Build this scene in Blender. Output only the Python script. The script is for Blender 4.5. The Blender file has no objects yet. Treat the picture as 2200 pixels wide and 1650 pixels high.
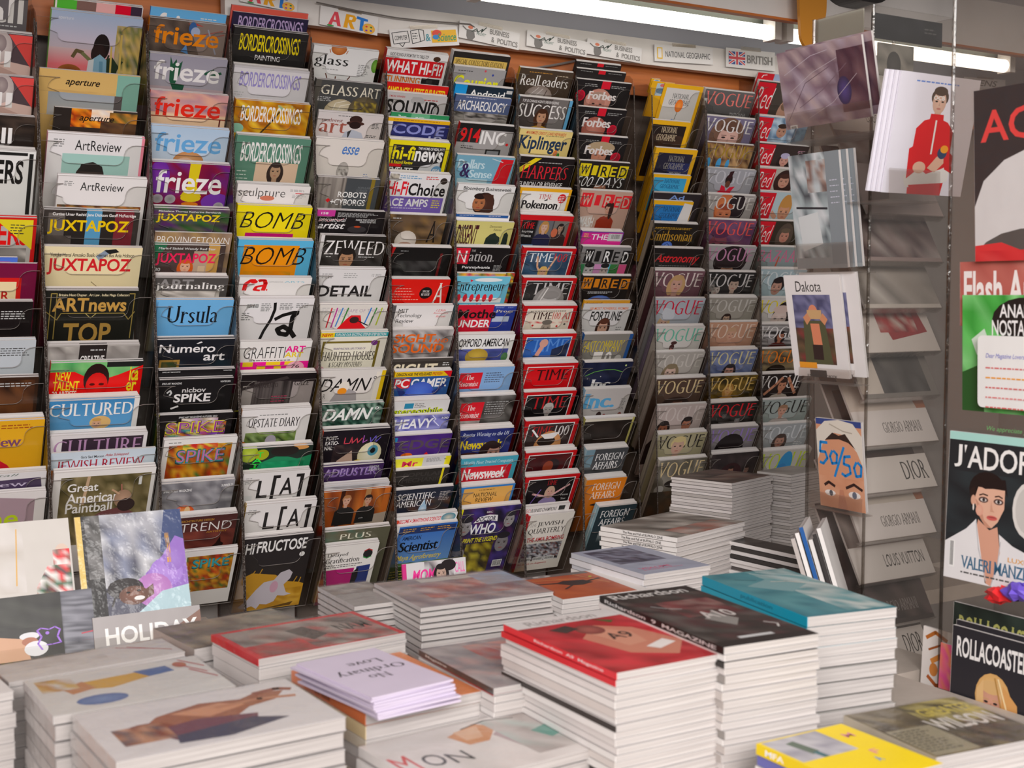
import bpy, math, random
from mathutils import Vector, Matrix
random.seed(7)
SC = bpy.context.scene
COL = SC.collection
R = math.radians

# ---------------------------------------------------------------- camera
EYE = Vector((0.0, 0.0, 1.6))
YAW, PITCH, FPX = R(31.2), R(3.9), 2750.0        # focal length in pixels of the 2200 px wide frame
cam_d = bpy.data.cameras.new('camera'); cam = bpy.data.objects.new('camera', cam_d); COL.objects.link(cam)
cam.location = EYE; cam.rotation_euler = (R(90) - PITCH, 0, -YAW)
cam_d.sensor_width = 36.0; cam_d.lens = 36.0 * FPX / 2200.0
cam_d.clip_start = 0.05
cam_d.dof.use_dof = True; cam_d.dof.focus_distance = 3.9; cam_d.dof.aperture_fstop = 5.8
SC.camera = cam

# ---------------------------------------------------------------- daylight, added fill and exposure
w = bpy.data.worlds.new('daylight'); SC.world = w; w.use_nodes = True
bg = w.node_tree.nodes['Background']; bg.inputs[0].default_value = (1.0, 0.96, 0.93, 1); bg.inputs[1].default_value = 0.75
def area(name, loc, target, sx, sy, power, col):
    d = bpy.data.lights.new(name, 'AREA'); d.shape = 'RECTANGLE'; d.size = sx; d.size_y = sy; d.energy = power; d.color = col
    o = bpy.data.objects.new(name, d); COL.objects.link(o); o.location = loc
    o.rotation_euler = (Vector(target) - Vector(loc)).to_track_quat('-Z', 'Y').to_euler(); return o
area('street_daylight', (-2.4, -3.0, 3.7), (1.3, 3.0, 1.3), 3.6, 2.2, 560, (1.0, 0.95, 0.92))
area('tower_fill', (0.9, -2.2, 3.0), (2.3, 2.2, 1.3), 2.4, 1.6, 260, (1.0, 0.96, 0.93))  # added fill lamp, aimed to brighten the clear towers
SC.view_settings.view_transform = 'Standard'; SC.view_settings.look = 'None'; SC.view_settings.gamma = 1
SC.view_settings.use_curve_mapping = False; SC.view_settings.exposure = -0.8
try:
    SC.cycles.transparent_max_bounces = 24; SC.cycles.max_bounces = 7; SC.cycles.transmission_bounces = 4
    SC.cycles.glossy_bounces = 3; SC.cycles.caustics_reflective = False; SC.cycles.caustics_refractive = False
except Exception: pass

# ---------------------------------------------------------------- projection helper: a photo pixel to a point on a plane of the place
RT = Vector((math.cos(YAW), -math.sin(YAW), 0))
FW = Vector((math.sin(YAW)*math.cos(PITCH), math.cos(YAW)*math.cos(PITCH), -math.sin(PITCH)))
UP = Vector((math.sin(YAW)*math.sin(PITCH), math.cos(YAW)*math.sin(PITCH), math.cos(PITCH)))
def ray(u, v): return FW + RT*((u-1100)/FPX) + UP*((825-v)/FPX)
def at_y(u, v, y): d = ray(u, v); return EYE + d*(y/d.y)
def at_z(u, v, z): d = ray(u, v); return EYE + d*((z-EYE.z)/d.z)
def at_plane(u, v, p, n): d = ray(u, v); p = Vector(p); n = Vector(n); return EYE + d*((p-EYE).dot(n)/d.dot(n))

# ---------------------------------------------------------------- materials
def lin(c): return c/12.92 if c <= 0.04045 else ((c+0.055)/1.055)**2.4
_cc = {}
def hexc(s):
    if s not in _cc:
        t = s if len(s) == 6 else ''.join(ch*2 for ch in s)
        _cc[s] = tuple(lin(int(t[i:i+2], 16)/255) for i in (0, 2, 4)) + (1.0,)
    return _cc[s]
class NT:
    def __init__(s, name):
        s.m = bpy.data.materials.new(name); s.m.use_nodes = True; s.t = s.m.node_tree; s.p = s.t.nodes['Principled BSDF']; s.o = s.t.nodes['Material Output']
    def n(s, typ, **kw):
        nd = s.t.nodes.new(typ)
        for k, v in kw.items():
            if hasattr(nd, k): setattr(nd, k, v)
        return nd
    def l(s, a, b): s.t.links.new(a, b)
def pbr(name, col, rough=0.5, metal=0.0, spec=0.5, noise=0.0, scale=20.0, bump=0.0, bscale=60.0):
    q = NT(name); q.p.inputs['Base Color'].default_value = hexc(col); q.p.inputs['Roughness'].default_value = rough
    q.p.inputs['Metallic'].default_value = metal; q.p.inputs['Specular IOR Level'].default_value = spec
    if noise or bump:
        tc = q.n('ShaderNodeTexCoord')
    if noise:
        nz = q.n('ShaderNodeTexNoise'); nz.inputs['Scale'].default_value = scale; nz.inputs['Detail'].default_value = 5
        mx = q.n('ShaderNodeMix', data_type='RGBA', blend_type='MULTIPLY'); mx.inputs[0].default_value = noise
        rp = q.n('ShaderNodeValToRGB'); rp.color_ramp.elements[0].position = .3; rp.color_ramp.elements[1].position = .7
        rp.color_ramp.elements[0].color = (.45, .43, .42, 1)
        q.l(tc.outputs['Object'], nz.inputs['Vector']); q.l(nz.outputs[0], rp.inputs[0]); mx.inputs[6].default_value = hexc(col)
        q.l(rp.outputs[0], mx.inputs[7]); q.l(mx.outputs[2], q.p.inputs['Base Color'])
    if bump:
        nb = q.n('ShaderNodeTexNoise'); nb.inputs['Scale'].default_value = bscale; nb.inputs['Detail'].default_value = 4
        bp = q.n('ShaderNodeBump'); bp.inputs['Strength'].default_value = bump; bp.inputs['Distance'].default_value = .01
        q.l(tc.outputs['Object'], nb.inputs['Vector']); q.l(nb.outputs[0], bp.inputs['Height']); q.l(bp.outputs[0], q.p.inputs['Normal'])
    return q.m
def printed():
    q = NT('printed_paper'); a = q.n('ShaderNodeVertexColor'); a.layer_name = 'ink'
    q.l(a.outputs[0], q.p.inputs['Base Color']); q.p.inputs['Roughness'].default_value = .36; q.p.inputs['Specular IOR Level'].default_value = .35
    tc = q.n('ShaderNodeTexCoord'); nb = q.n('ShaderNodeTexNoise'); nb.inputs['Scale'].default_value = 9
    bp = q.n('ShaderNodeBump'); bp.inputs['Strength'].default_value = .12; bp.inputs['Distance'].default_value = .02
    q.l(tc.outputs['Object'], nb.inputs['Vector']); q.l(nb.outputs[0], bp.inputs['Height']); q.l(bp.outputs[0], q.p.inputs['Normal'])
    return q.m
def pages_mat():
    # trimmed page edges: fine layers across the thickness (local y)
    q = NT('page_edges'); tc = q.n('ShaderNodeTexCoord'); mp = q.n('ShaderNodeMapping'); mp.inputs['Scale'].default_value = (3, 900, 3)
    nz = q.n('ShaderNodeTexNoise'); nz.inputs['Scale'].default_value = 1; nz.inputs['Detail'].default_value = 2
    rp = q.n('ShaderNodeValToRGB'); rp.color_ramp.elements[0].position = .25; rp.color_ramp.elements[1].position = .7
    rp.color_ramp.elements[0].color = hexc('938b89'); rp.color_ramp.elements[1].color = hexc('d6d0cd')
    q.l(tc.outputs['Object'], mp.inputs[0]); q.l(mp.outputs[0], nz.inputs['Vector']); q.l(nz.outputs[0], rp.inputs[0]); q.l(rp.outputs[0], q.p.inputs['Base Color'])
    q.p.inputs['Roughness'].default_value = .75; q.p.inputs['Specular IOR Level'].default_value = .2
    return q.m
def clear(name, tint, rough, amount, bump=0.0, bscale=40.0, base=0.02):
    # thin clear plastic: see-through with a Fresnel sheen
    q = NT(name); q.t.nodes.remove(q.p)
    tr = q.n('ShaderNodeBsdfTransparent'); tr.inputs[0].default_value = hexc(tint)
    gl = q.n('ShaderNodeBsdfGlossy'); gl.inputs['Roughness'].default_value = rough; gl.inputs[0].default_value = (.95, .95, .95, 1)
    lw = q.n('ShaderNodeLayerWeight'); lw.inputs[0].default_value = .5
    fr = q.n('ShaderNodeMath', operation='POWER'); fr.inputs[1].default_value = 4.0; q.l(lw.outputs['Facing'], fr.inputs[0])
    ma = q.n('ShaderNodeMath', operation='MULTIPLY_ADD'); ma.inputs[1].default_value = amount; ma.inputs[2].default_value = base
    mx = q.n('ShaderNodeMixShader'); q.l(fr.outputs[0], ma.inputs[0]); q.l(ma.outputs[0], mx.inputs[0]); q.l(tr.outputs[0], mx.inputs[1]); q.l(gl.outputs[0], mx.inputs[2])
    if bump:
        tc = q.n('ShaderNodeTexCoord'); nb = q.n('ShaderNodeTexNoise'); nb.inputs['Scale'].default_value = bscale; nb.inputs['Detail'].default_value = 3
        bp = q.n('ShaderNodeBump'); bp.inputs['Strength'].default_value = bump; bp.inputs['Distance'].default_value = .02
        q.l(tc.outputs['Object'], nb.inputs['Vector']); q.l(nb.outputs[0], bp.inputs['Height']); q.l(bp.outputs[0], gl.inputs['Normal']); q.l(bp.outputs[0], lw.inputs['Normal'])
    q.l(mx.outputs[0], q.o.inputs[0])
    return q.m
def wood_mat():
    q = NT('orange_wood'); tc = q.n('ShaderNodeTexCoord'); mp = q.n('ShaderNodeMapping'); mp.inputs['Scale'].default_value = (1.5, 14, 30)
    nz = q.n('ShaderNodeTexNoise'); nz.inputs['Scale'].default_value = 1.2; nz.inputs['Detail'].default_value = 6
    rp = q.n('ShaderNodeValToRGB'); rp.color_ramp.elements[0].position = .3; rp.color_ramp.elements[1].position = .75
    rp.color_ramp.elements[0].color = hexc('a85c2c'); rp.color_ramp.elements[1].color = hexc('d47c3c')
    q.l(tc.outputs['Object'], mp.inputs[0]); q.l(mp.outputs[0], nz.inputs['Vector']); q.l(nz.outputs[0], rp.inputs[0]); q.l(rp.outputs[0], q.p.inputs['Base Color'])
    q.p.inputs['Roughness'].default_value = .45
    return q.m
M = dict(
    print=printed(), pages=pages_mat(), wood=wood_mat(),
    acrylic=clear('clear_acrylic', 'fbfbfa', .06, .6, base=.012), panel=clear('smoked_acrylic', 'ece8e5', .1, .6),
    film=clear('shrink_film', 'fcfcfc', .2, .45, .3, 26, .02), tower=clear('clear_tower_plastic', 'f4f2f0', .36, .7, .12, 14, .06),
    rim=pbr('acrylic_rim', '8d8581', .15, 0, .8), edge=pbr('rack_edge', '4a3f39', .18, .3, .8, .5, 30, .8, 120),
    white=pbr('white_paint', 'eae4df', .6, noise=.25, scale=4), paint=pbr('ceiling_paint', 'b2b2ba', .8, noise=.15, scale=2),
    metal=pbr('fixture_metal', '8f8f88', .35, .6), backing=pbr('rack_backing', '8f8884', .6), lamp_grey=pbr('lamp_housing', '6f7268', .5), dark=pbr('dark_plastic', '2c2a2a', .4), table=pbr('table_top', 'b9aea4', .6, noise=.2),
    floor=pbr('floor_tiles', '6d6763', .6, noise=.3, scale=3), grey=pbr('grey_wall', '8d8784', .8, noise=.2, scale=3), cable=pbr('cable', '77706c', .5),
    tape=clear('sticky_tape', 'e8e2da', .3, .6, 0, 1, .12), orange=pbr('orange_board', 'd08a2c', .5),
)
def emis(name, col, s):
    q = NT(name); q.p.inputs['Base Color'].default_value = hexc(col); q.p.inputs['Emission Color'].default_value = hexc(col); q.p.inputs['Emission Strength'].default_value = s; return q.m
M['tube'] = emis('fluorescent_tube', 'fffaf0', 6.0)

# ---------------------------------------------------------------- mesh builder
class MB:
    def __init__(s): s.v = []; s.f = []; s.mi = []; s.c = []
    def poly(s, pts, col=None, mi=0):
        b = len(s.v); s.v += [tuple(p) for p in pts]; s.f.append(tuple(range(b, b+len(pts)))); s.mi.append(mi)
        if col is None or isinstance(col, tuple): s.c += [col or (1, 1, 1, 1)]*len(pts)
        else: s.c += col
    def mesh(s, pts, faces, col, mi=0):
        b = len(s.v); s.v += [tuple(p) for p in pts]; s.f += [tuple(b+i for i in f) for f in faces]; s.mi += [mi]*len(faces)
        s.c += [col]*len(pts) if isinstance(col, tuple) else col
    def box(s, x0, y0, z0, x1, y1, z1, col=None, mi=0, mside=None):
        P = [(x0,y0,z0),(x1,y0,z0),(x1,y1,z0),(x0,y1,z0),(x0,y0,z1),(x1,y0,z1),(x1,y1,z1),(x0,y1,z1)]
        s.mesh(P, [(0,3,2,1),(4,5,6,7),(0,1,5,4),(1,2,6,5),(2,3,7,6),(3,0,4,7)], col or (1,1,1,1), mi)
    def prism(s, pts, y0, y1, col=None, mi=0, mside=0):
        # outline in x,z extruded along y
        n = len(pts); a = [(x, y0, z) for x, z in pts]; b = [(x, y1, z) for x, z in pts]
        c = col or (1,1,1,1)
        s.mesh(a+b, [tuple(range(n))], c, mi); k = len(s.v)-2*n
        s.f.append(tuple(k+n+i for i in reversed(range(n)))); s.mi.append(mi)
        for i in range(n):
            j = (i+1) % n; s.f.append((k+i, k+n+i, k+n+j, k+j)); s.mi.append(mside)
    def tube(s, pts, r, n=8, col=None, mi=0):
        prev = None; pts = [Vector(p) for p in pts]
        for i, p in enumerate(pts):
            d = (pts[min(i+1, len(pts)-1)] - pts[max(i-1, 0)]).normalized()
            a = d.cross(Vector((0, 0, 1)) if abs(d.z) < .9 else Vector((1, 0, 0))).normalized(); b2 = d.cross(a)
            ring = [p + a*(r*math.cos(2*math.pi*k/n)) + b2*(r*math.sin(2*math.pi*k/n)) for k in range(n)]
            st = len(s.v); s.v += [tuple(q) for q in ring]; s.c += [col or (1,1,1,1)]*n
            if prev is not None:
                for k in range(n): s.f.append((prev+k, prev+(k+1) % n, st+(k+1) % n, st+k)); s.mi.append(mi)
            else: s.f.append(tuple(st+k for k in reversed(range(n)))); s.mi.append(mi)
            prev = st
        s.f.append(tuple(prev+k for k in range(n))); s.mi.append(mi)
    def data(s, name, mats, smooth=False):
        me = bpy.data.meshes.new(name); me.from_pydata(s.v, [], s.f)
        for m in mats: me.materials.append(m)
        if len(mats) > 1: me.polygons.foreach_set('material_index', s.mi)
        a = me.color_attributes.new('ink', 'FLOAT_COLOR', 'POINT'); a.data.foreach_set('color', [x for c in s.c for x in c])
        if smooth: me.polygons.foreach_set('use_smooth', [True]*len(s.f))
        return me
    def obj(s, name, mats, parent=None, smooth=False):
        o = bpy.data.objects.new(name, s.data(name, mats if isinstance(mats, (list, tuple)) else [mats], smooth)); COL.objects.link(o)
        if parent is not None: o.parent = parent
        return o
def tag(o, label=None, cat=None, group=None, kind=None):
    if label: o['label'] = label
    if cat: o['category'] = cat
    if group: o['group'] = group
    if kind: o['kind'] = kind
    return o
def empty(name, label=None, cat=None, group=None, loc=(0, 0, 0), rot=(0, 0, 0)):
    o = bpy.data.objects.new(name, None); COL.objects.link(o); o.location = loc; o.rotation_euler = rot; o.empty_display_size = .05
    return tag(o, label, cat, group)
def copy_tree(o):
    r = o.copy(); COL.objects.link(r)
    for ch in list(o.children):
        c = ch.copy(); COL.objects.link(c); c.parent = r
        for g in list(ch.children):
            d = g.copy(); COL.objects.link(d); d.parent = c
    return r

# ---------------------------------------------------------------- lettering
_txt = {}
_cu = bpy.data.curves.new('lettering', 'FONT'); _to = bpy.data.objects.new('lettering', _cu)
def glyphs(text, style):
    """outline of a word as flat triangles, scaled to a 1 x 1 box; style letters: b bold, B black, t thin, i slanted, S serif"""
    key = (text, style)
    if key in _txt: return _txt[key]
    if _to.name not in COL.objects: COL.objects.link(_to)
    _cu.body = text; _cu.resolution_u = 3
    _cu.offset = .024 if 'B' in style else .013 if 'b' in style else -.012 if 't' in style else -.004 if 'S' in style else 0.0
    _cu.space_character = 1.0 if 'B' in style else .97 if 'b' in style else 1.06 if 'S' in style else 1.0
    _cu.shear = .3 if 'i' in style else 0.0
    dg = bpy.context.evaluated_depsgraph_get(); dg.update(); ev = _to.evaluated_get(dg); me = ev.to_mesh()
    V = [[v.co.x, v.co.y] for v in me.vertices]; F = [tuple(p.vertices) for p in me.polygons]; ev.to_mesh_clear()
    if 'S' in style and V:
        use = {}
        for f in F:
            for i in range(len(f)):
                a, b = f[i], f[(i+1) % len(f)]; k = (min(a, b), max(a, b)); use.setdefault(k, []).append((a, b))
        E = [e[0] for e in use.values() if len(e) == 1]; nx = [0]*len(V); ny = [0]*len(V); ser = []
        top = max(v[1] for v in V)
        for a, b in E:
            dx, dy = V[b][0]-V[a][0], V[b][1]-V[a][1]; L = math.hypot(dx, dy) or 1
            for k in (a, b): nx[k] += dy/L; ny[k] -= dx/L
            if abs(dy) < .004 and .05 < L < .17: ser.append((min(V[a][0], V[b][0]), max(V[a][0], V[b][0]), V[a][1], -dx))
        for k in range(len(V)):
            L = math.hypot(nx[k], ny[k]) or 1; V[k][0] += .022*nx[k]/L; V[k][1] -= .016*ny[k]/L
        for x0, x1, y, s in ser:
            y0, y1 = (y-.012, y+.016) if s < 0 else (y-.016, y+.012)
            if (s < 0 and y > .06) or (s > 0 and y < .35): continue
            b = len(V); V += [[x0-.055, y0], [x1+.055, y0], [x1+.055, y1], [x0-.055, y1]]; F.append((b, b+1, b+2, b+3))
    if not V: V = [[0, 0], [1, 0], [1, 1]]; F = []
    x0 = min(v[0] for v in V); x1 = max(v[0] for v in V); y0 = min(v[1] for v in V); y1 = max(v[1] for v in V)
    V = [((x-x0)/(x1-x0 or 1), (y-y0)/(y1-y0 or 1)) for x, y in V]
    _txt[key] = (V, F); return _txt[key]

# ---------------------------------------------------------------- printed cover art
def mixc(a, b, t): return tuple(a[i]+(b[i]-a[i])*t for i in range(4))
class Art:
    """flat print on a sheet: x 0..1 across, y down in widths; layers lie a tenth of a millimetre apart"""
    def __init__(s, mb, w, h, step=.00004):
        s.mb, s.w, s.h, s.k, s.step = mb, w, h, 0, step; s.ym = h/w; s.ys = 1.0
    def pt(s, x, y): return (min(max(x, 0), 1)*s.w, -s.step*s.k, s.h - min(max(y*s.ys, 0), s.ym)*s.w)
    def shape(s, pts, col):
        s.k += 1; s.mb.poly([s.pt(*p) for p in pts], col)
    def rect(s, x0, y0, x1, y1, c, c2=None): s.shape([(x0, y1), (x1, y1), (x1, y0), (x0, y0)], c if c2 is None else [c2, c2, c, c])
    def ell(s, cx, cy, rx, ry, c, c2=None, n=18, a0=0, a1=360):
        P = [(cx+rx*math.cos(R(a0+(a1-a0)*i/n)), cy-ry*math.sin(R(a0+(a1-a0)*i/n))) for i in range(n+1 if a1-a0 < 360 else n)]
        if c2 is None: s.shape(P, c); return
        s.k += 1; m = len(P)
        s.mb.mesh([s.pt(cx, cy)]+[s.pt(*p) for p in P], [(0, 1+i, 1+(i+1) % m) for i in range(m)], [c2]+[c]*m)
    def text(s, style, c, x0, y0, x1, y1, t):
        V, F = glyphs(t, style); s.k += 1; yy = -s.step*s.k
        s.mb.mesh([((x0+(x1-x0)*a)*s.w, yy, s.h-(y1+(y0-y1)*b)*s.ys*s.w) for a, b in V], F, c)
    def noise(s, x0, y0, x1, y1, nx, ny, seed, cols):
        rd = random.Random(seed); s.k += 1; P = []; C = []
        for j in range(ny+1):
            for i in range(nx+1):
                P.append(s.pt(x0+(x1-x0)*i/nx, y0+(y1-y0)*j/ny)); C.append(mixc(rd.choice(cols), rd.choice(cols), rd.random()*.5))
        s.mb.mesh(P, [(j*(nx+1)+i, (j+1)*(nx+1)+i, (j+1)*(nx+1)+i+1, j*(nx+1)+i+1) for j in range(ny) for i in range(nx)], C)
    def face(s, cx, cy, h, skin, hair):
        dk = mixc(skin, (0.02, 0.01, 0.01, 1), .45); w = h*.36
        s.ell(cx, cy, w, h*.5, mixc(skin, dk, .35), skin)
        s.ell(cx, cy-h*.47, w*1.02, h*.2, hair)
        for q in (-1, 1):
            s.ell(cx+q*w*.45, cy-h*.03, w*.2, h*.035, (.03, .02, .02, 1)); s.rect(cx+q*w*.45-w*.26, cy-h*.13, cx+q*w*.45+w*.26, cy-h*.1, mixc(hair, dk, .4))
        s.shape([(cx-w*.12, cy+h*.15), (cx+w*.16, cy+h*.15), (cx+w*.05, cy-h*.05)], mixc(skin, dk, .5))
        s.ell(cx, cy+h*.27, w*.32, h*.04, mixc(skin, (.35, .02, .03, 1), .6))
    def bust(s, cx, ty, h, skin, hair, cloth, long=1):
        cy = ty+h*.55; w = h*.36
        if long: s.ell(cx, cy+h*.12, w*1.45, h*.72, hair)
        s.shape([(cx-w*2.6, ty+h*3), (cx-w*2.5, ty+h*1.6), (cx-w*1.6, ty+h*1.28), (cx-w*.4, ty+h*1.15), (cx+w*.4, ty+h*1.15), (cx+w*1.6, ty+h*1.28), (cx+w*2.5, ty+h*1.6), (cx+w*2.6, ty+h*3)][::-1], cloth)
        s.rect(cx-w*.42, cy+h*.2, cx+w*.42, ty+h*1.25, mixc(skin, (.02, .01, .01, 1), .2))
        s.ell(cx, ty+h*.36, w*1.15, h*.36, hair); s.face(cx, cy, h*.9, skin, hair)
    def run(s, src):
        for op in src.split(';'):
            a = op.split()
            if not a: continue
            k, a = a[0], a[1:]
            n = lambda i: float(a[i])/100
            if k == 'B': s.rect(0, 0, 1, s.ym/s.ys, hexc(a[0])) if len(a) < 2 else (s.rect(0, 0, 1, .62, hexc(a[0]), hexc(a[1])), s.rect(0, .62, 1, s.ym/s.ys, hexc(a[1])))
            elif k == 'R': s.rect(n(0), n(1), n(2), n(3), hexc(a[4]), hexc(a[5]) if len(a) > 5 else None)
            elif k == 'E': s.ell(n(0), n(1), n(2), n(3), hexc(a[4]), hexc(a[5]) if len(a) > 5 else None)
            elif k == 'P': s.shape([(n(i), n(i+1)) for i in range(1, len(a)-1, 2)], hexc(a[0]))
            elif k == 'T': s.text(a[0], hexc(a[1]), n(2), n(3), n(4), n(5), ' '.join(a[6:]))
            elif k == 'V': s.text('St', hexc(a[0]), .03, .04, .96, .33, 'VOGUE')
            elif k == 'I': s.rect(0, 0, 1, s.ym, hexc('c8141c')); s.rect(.07, .06, .93, s.ym-.07, hexc('eee')); s.rect(.085, .075, .915, s.ym-.085, hexc(a[0]))
            elif k == 'N': s.noise(n(0), n(1), n(2), n(3), int(a[4]), int(a[5]), int(a[6]), [hexc(c) for c in a[7:]])
            elif k == 'H': s.bust(n(0), n(1), n(2), hexc(a[3]), hexc(a[4]), hexc(a[5]), len(a) < 7)
            elif k == 'F': s.face(n(0), n(1), n(2), hexc(a[3]), hexc(a[4]))
            elif k == 'L':
                rd = random.Random(op)
                for i in range(int(a[3])):
                    y = n(1)+i*(float(a[5])/100 if len(a) > 5 else .035); x = n(0); e = n(0)+n(2)*(1-.3*rd.random()); s.k += 0 if i else 1
                    while x < e:
                        x2 = min(x+.02+.04*rd.random(), e); s.mb.poly([s.pt(x, y+.014), s.pt(x2, y+.014), s.pt(x2, y), s.pt(x, y)], hexc(a[4])); x = x2+.012
            elif k == 'K':
                rd = random.Random(3); s.rect(n(0), n(1), n(0)+n(2), n(1)+n(3), hexc('eee')); x = n(0)+.01
                s.k += 1
                while x < n(0)+n(2)-.015:
                    t = .004+.007*rd.random(); s.mb.poly([s.pt(x, n(1)+n(3)-.015), s.pt(x+t, n(1)+n(3)-.015), s.pt(x+t, n(1)+.01), s.pt(x, n(1)+.01)], hexc('222')); x += t+.006
            elif k == 'Z':  # soft curved stroke
                wd = n(1); pts = [(n(i), n(i+1)) for i in range(2, len(a)-1, 2)]; s.k += 1
                for i in range(len(pts)-1):
                    (x0, y0), (x1, y1) = pts[i], pts[i+1]; L = math.hypot(x1-x0, y1-y0) or 1; ox, oy = -(y1-y0)/L*wd, (x1-x0)/L*wd
                    s.mb.poly([s.pt(x0+ox, y0+oy), s.pt(x1+ox, y1+oy), s.pt(x1-ox, y1-oy), s.pt(x0-ox, y0-oy)][::-1], hexc(a[0]))
                for x0, y0 in pts[1:-1]: s.mb.poly([s.pt(x0+wd*math.cos(q*.785), y0-wd*math.sin(q*.785)) for q in range(8)], hexc(a[0]))

PAD = .0004
def mag_parts(root, w, h, t, art, spine='d8d4d2', back=None, pages='pages', ys=1.0, spine_text=None):
    """a magazine standing at its base: x across, z up, front towards -y; parts pages and cover"""
    p = MB(); p.box(PAD, PAD, .0008, w-.0012, t-PAD, h-.0008); p.obj('pages', M[pages], root)
    c = MB(); sp = hexc(spine); bk = hexc(back or 'c8c4c4')
    c.box(0, 0, 0, w, PAD, h, hexc('dcd8d6')); c.box(0, t-PAD, 0, w, t, h, bk); c.box(-.0006, 0, 0, PAD, t, h, sp)
    k0 = len(c.v); a = Art(c, w, h); a.ys = ys; a.run(art)
    dmax = a.k*a.step
    if dmax > .0006: c.v[k0:] = [(x, y*.0006/dmax, z) for x, y, z in c.v[k0:]]
    if spine_text:
        col, words, z0, z1 = spine_text
        V, F = glyphs(words, 'b')
        c.mesh([(-.0009, t*(.78-.56*b), h*(1-z0-(z1-z0)*q)) for q, b in V], F, hexc(col))
    c.obj('cover', M['print'], root)
# ---------------------------------------------------------------- the kiosk: walls, ceiling, strip of signs, lamps
WALL = 3.83
def slab(name, x0, y0, z0, x1, y1, z1, mat, **kw):
    b = MB(); b.box(x0, y0, z0, x1, y1, z1); o = b.obj(name, M[mat]); return tag(o, kind='structure', **kw)
slab('floor', -3, -2.5, -.05, 5.2, 4.0, 0, 'floor')
slab('wall_back', -3, WALL, 0, 5.2, 4.0, 2.75, 'wood')
slab('wall_right', 4.9, -.5, 0, 5.05, WALL, 2.75, 'grey')
slab('ceiling', -3, 1.7, 2.68, 5.2, 4.0, 2.75, 'paint')
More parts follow.
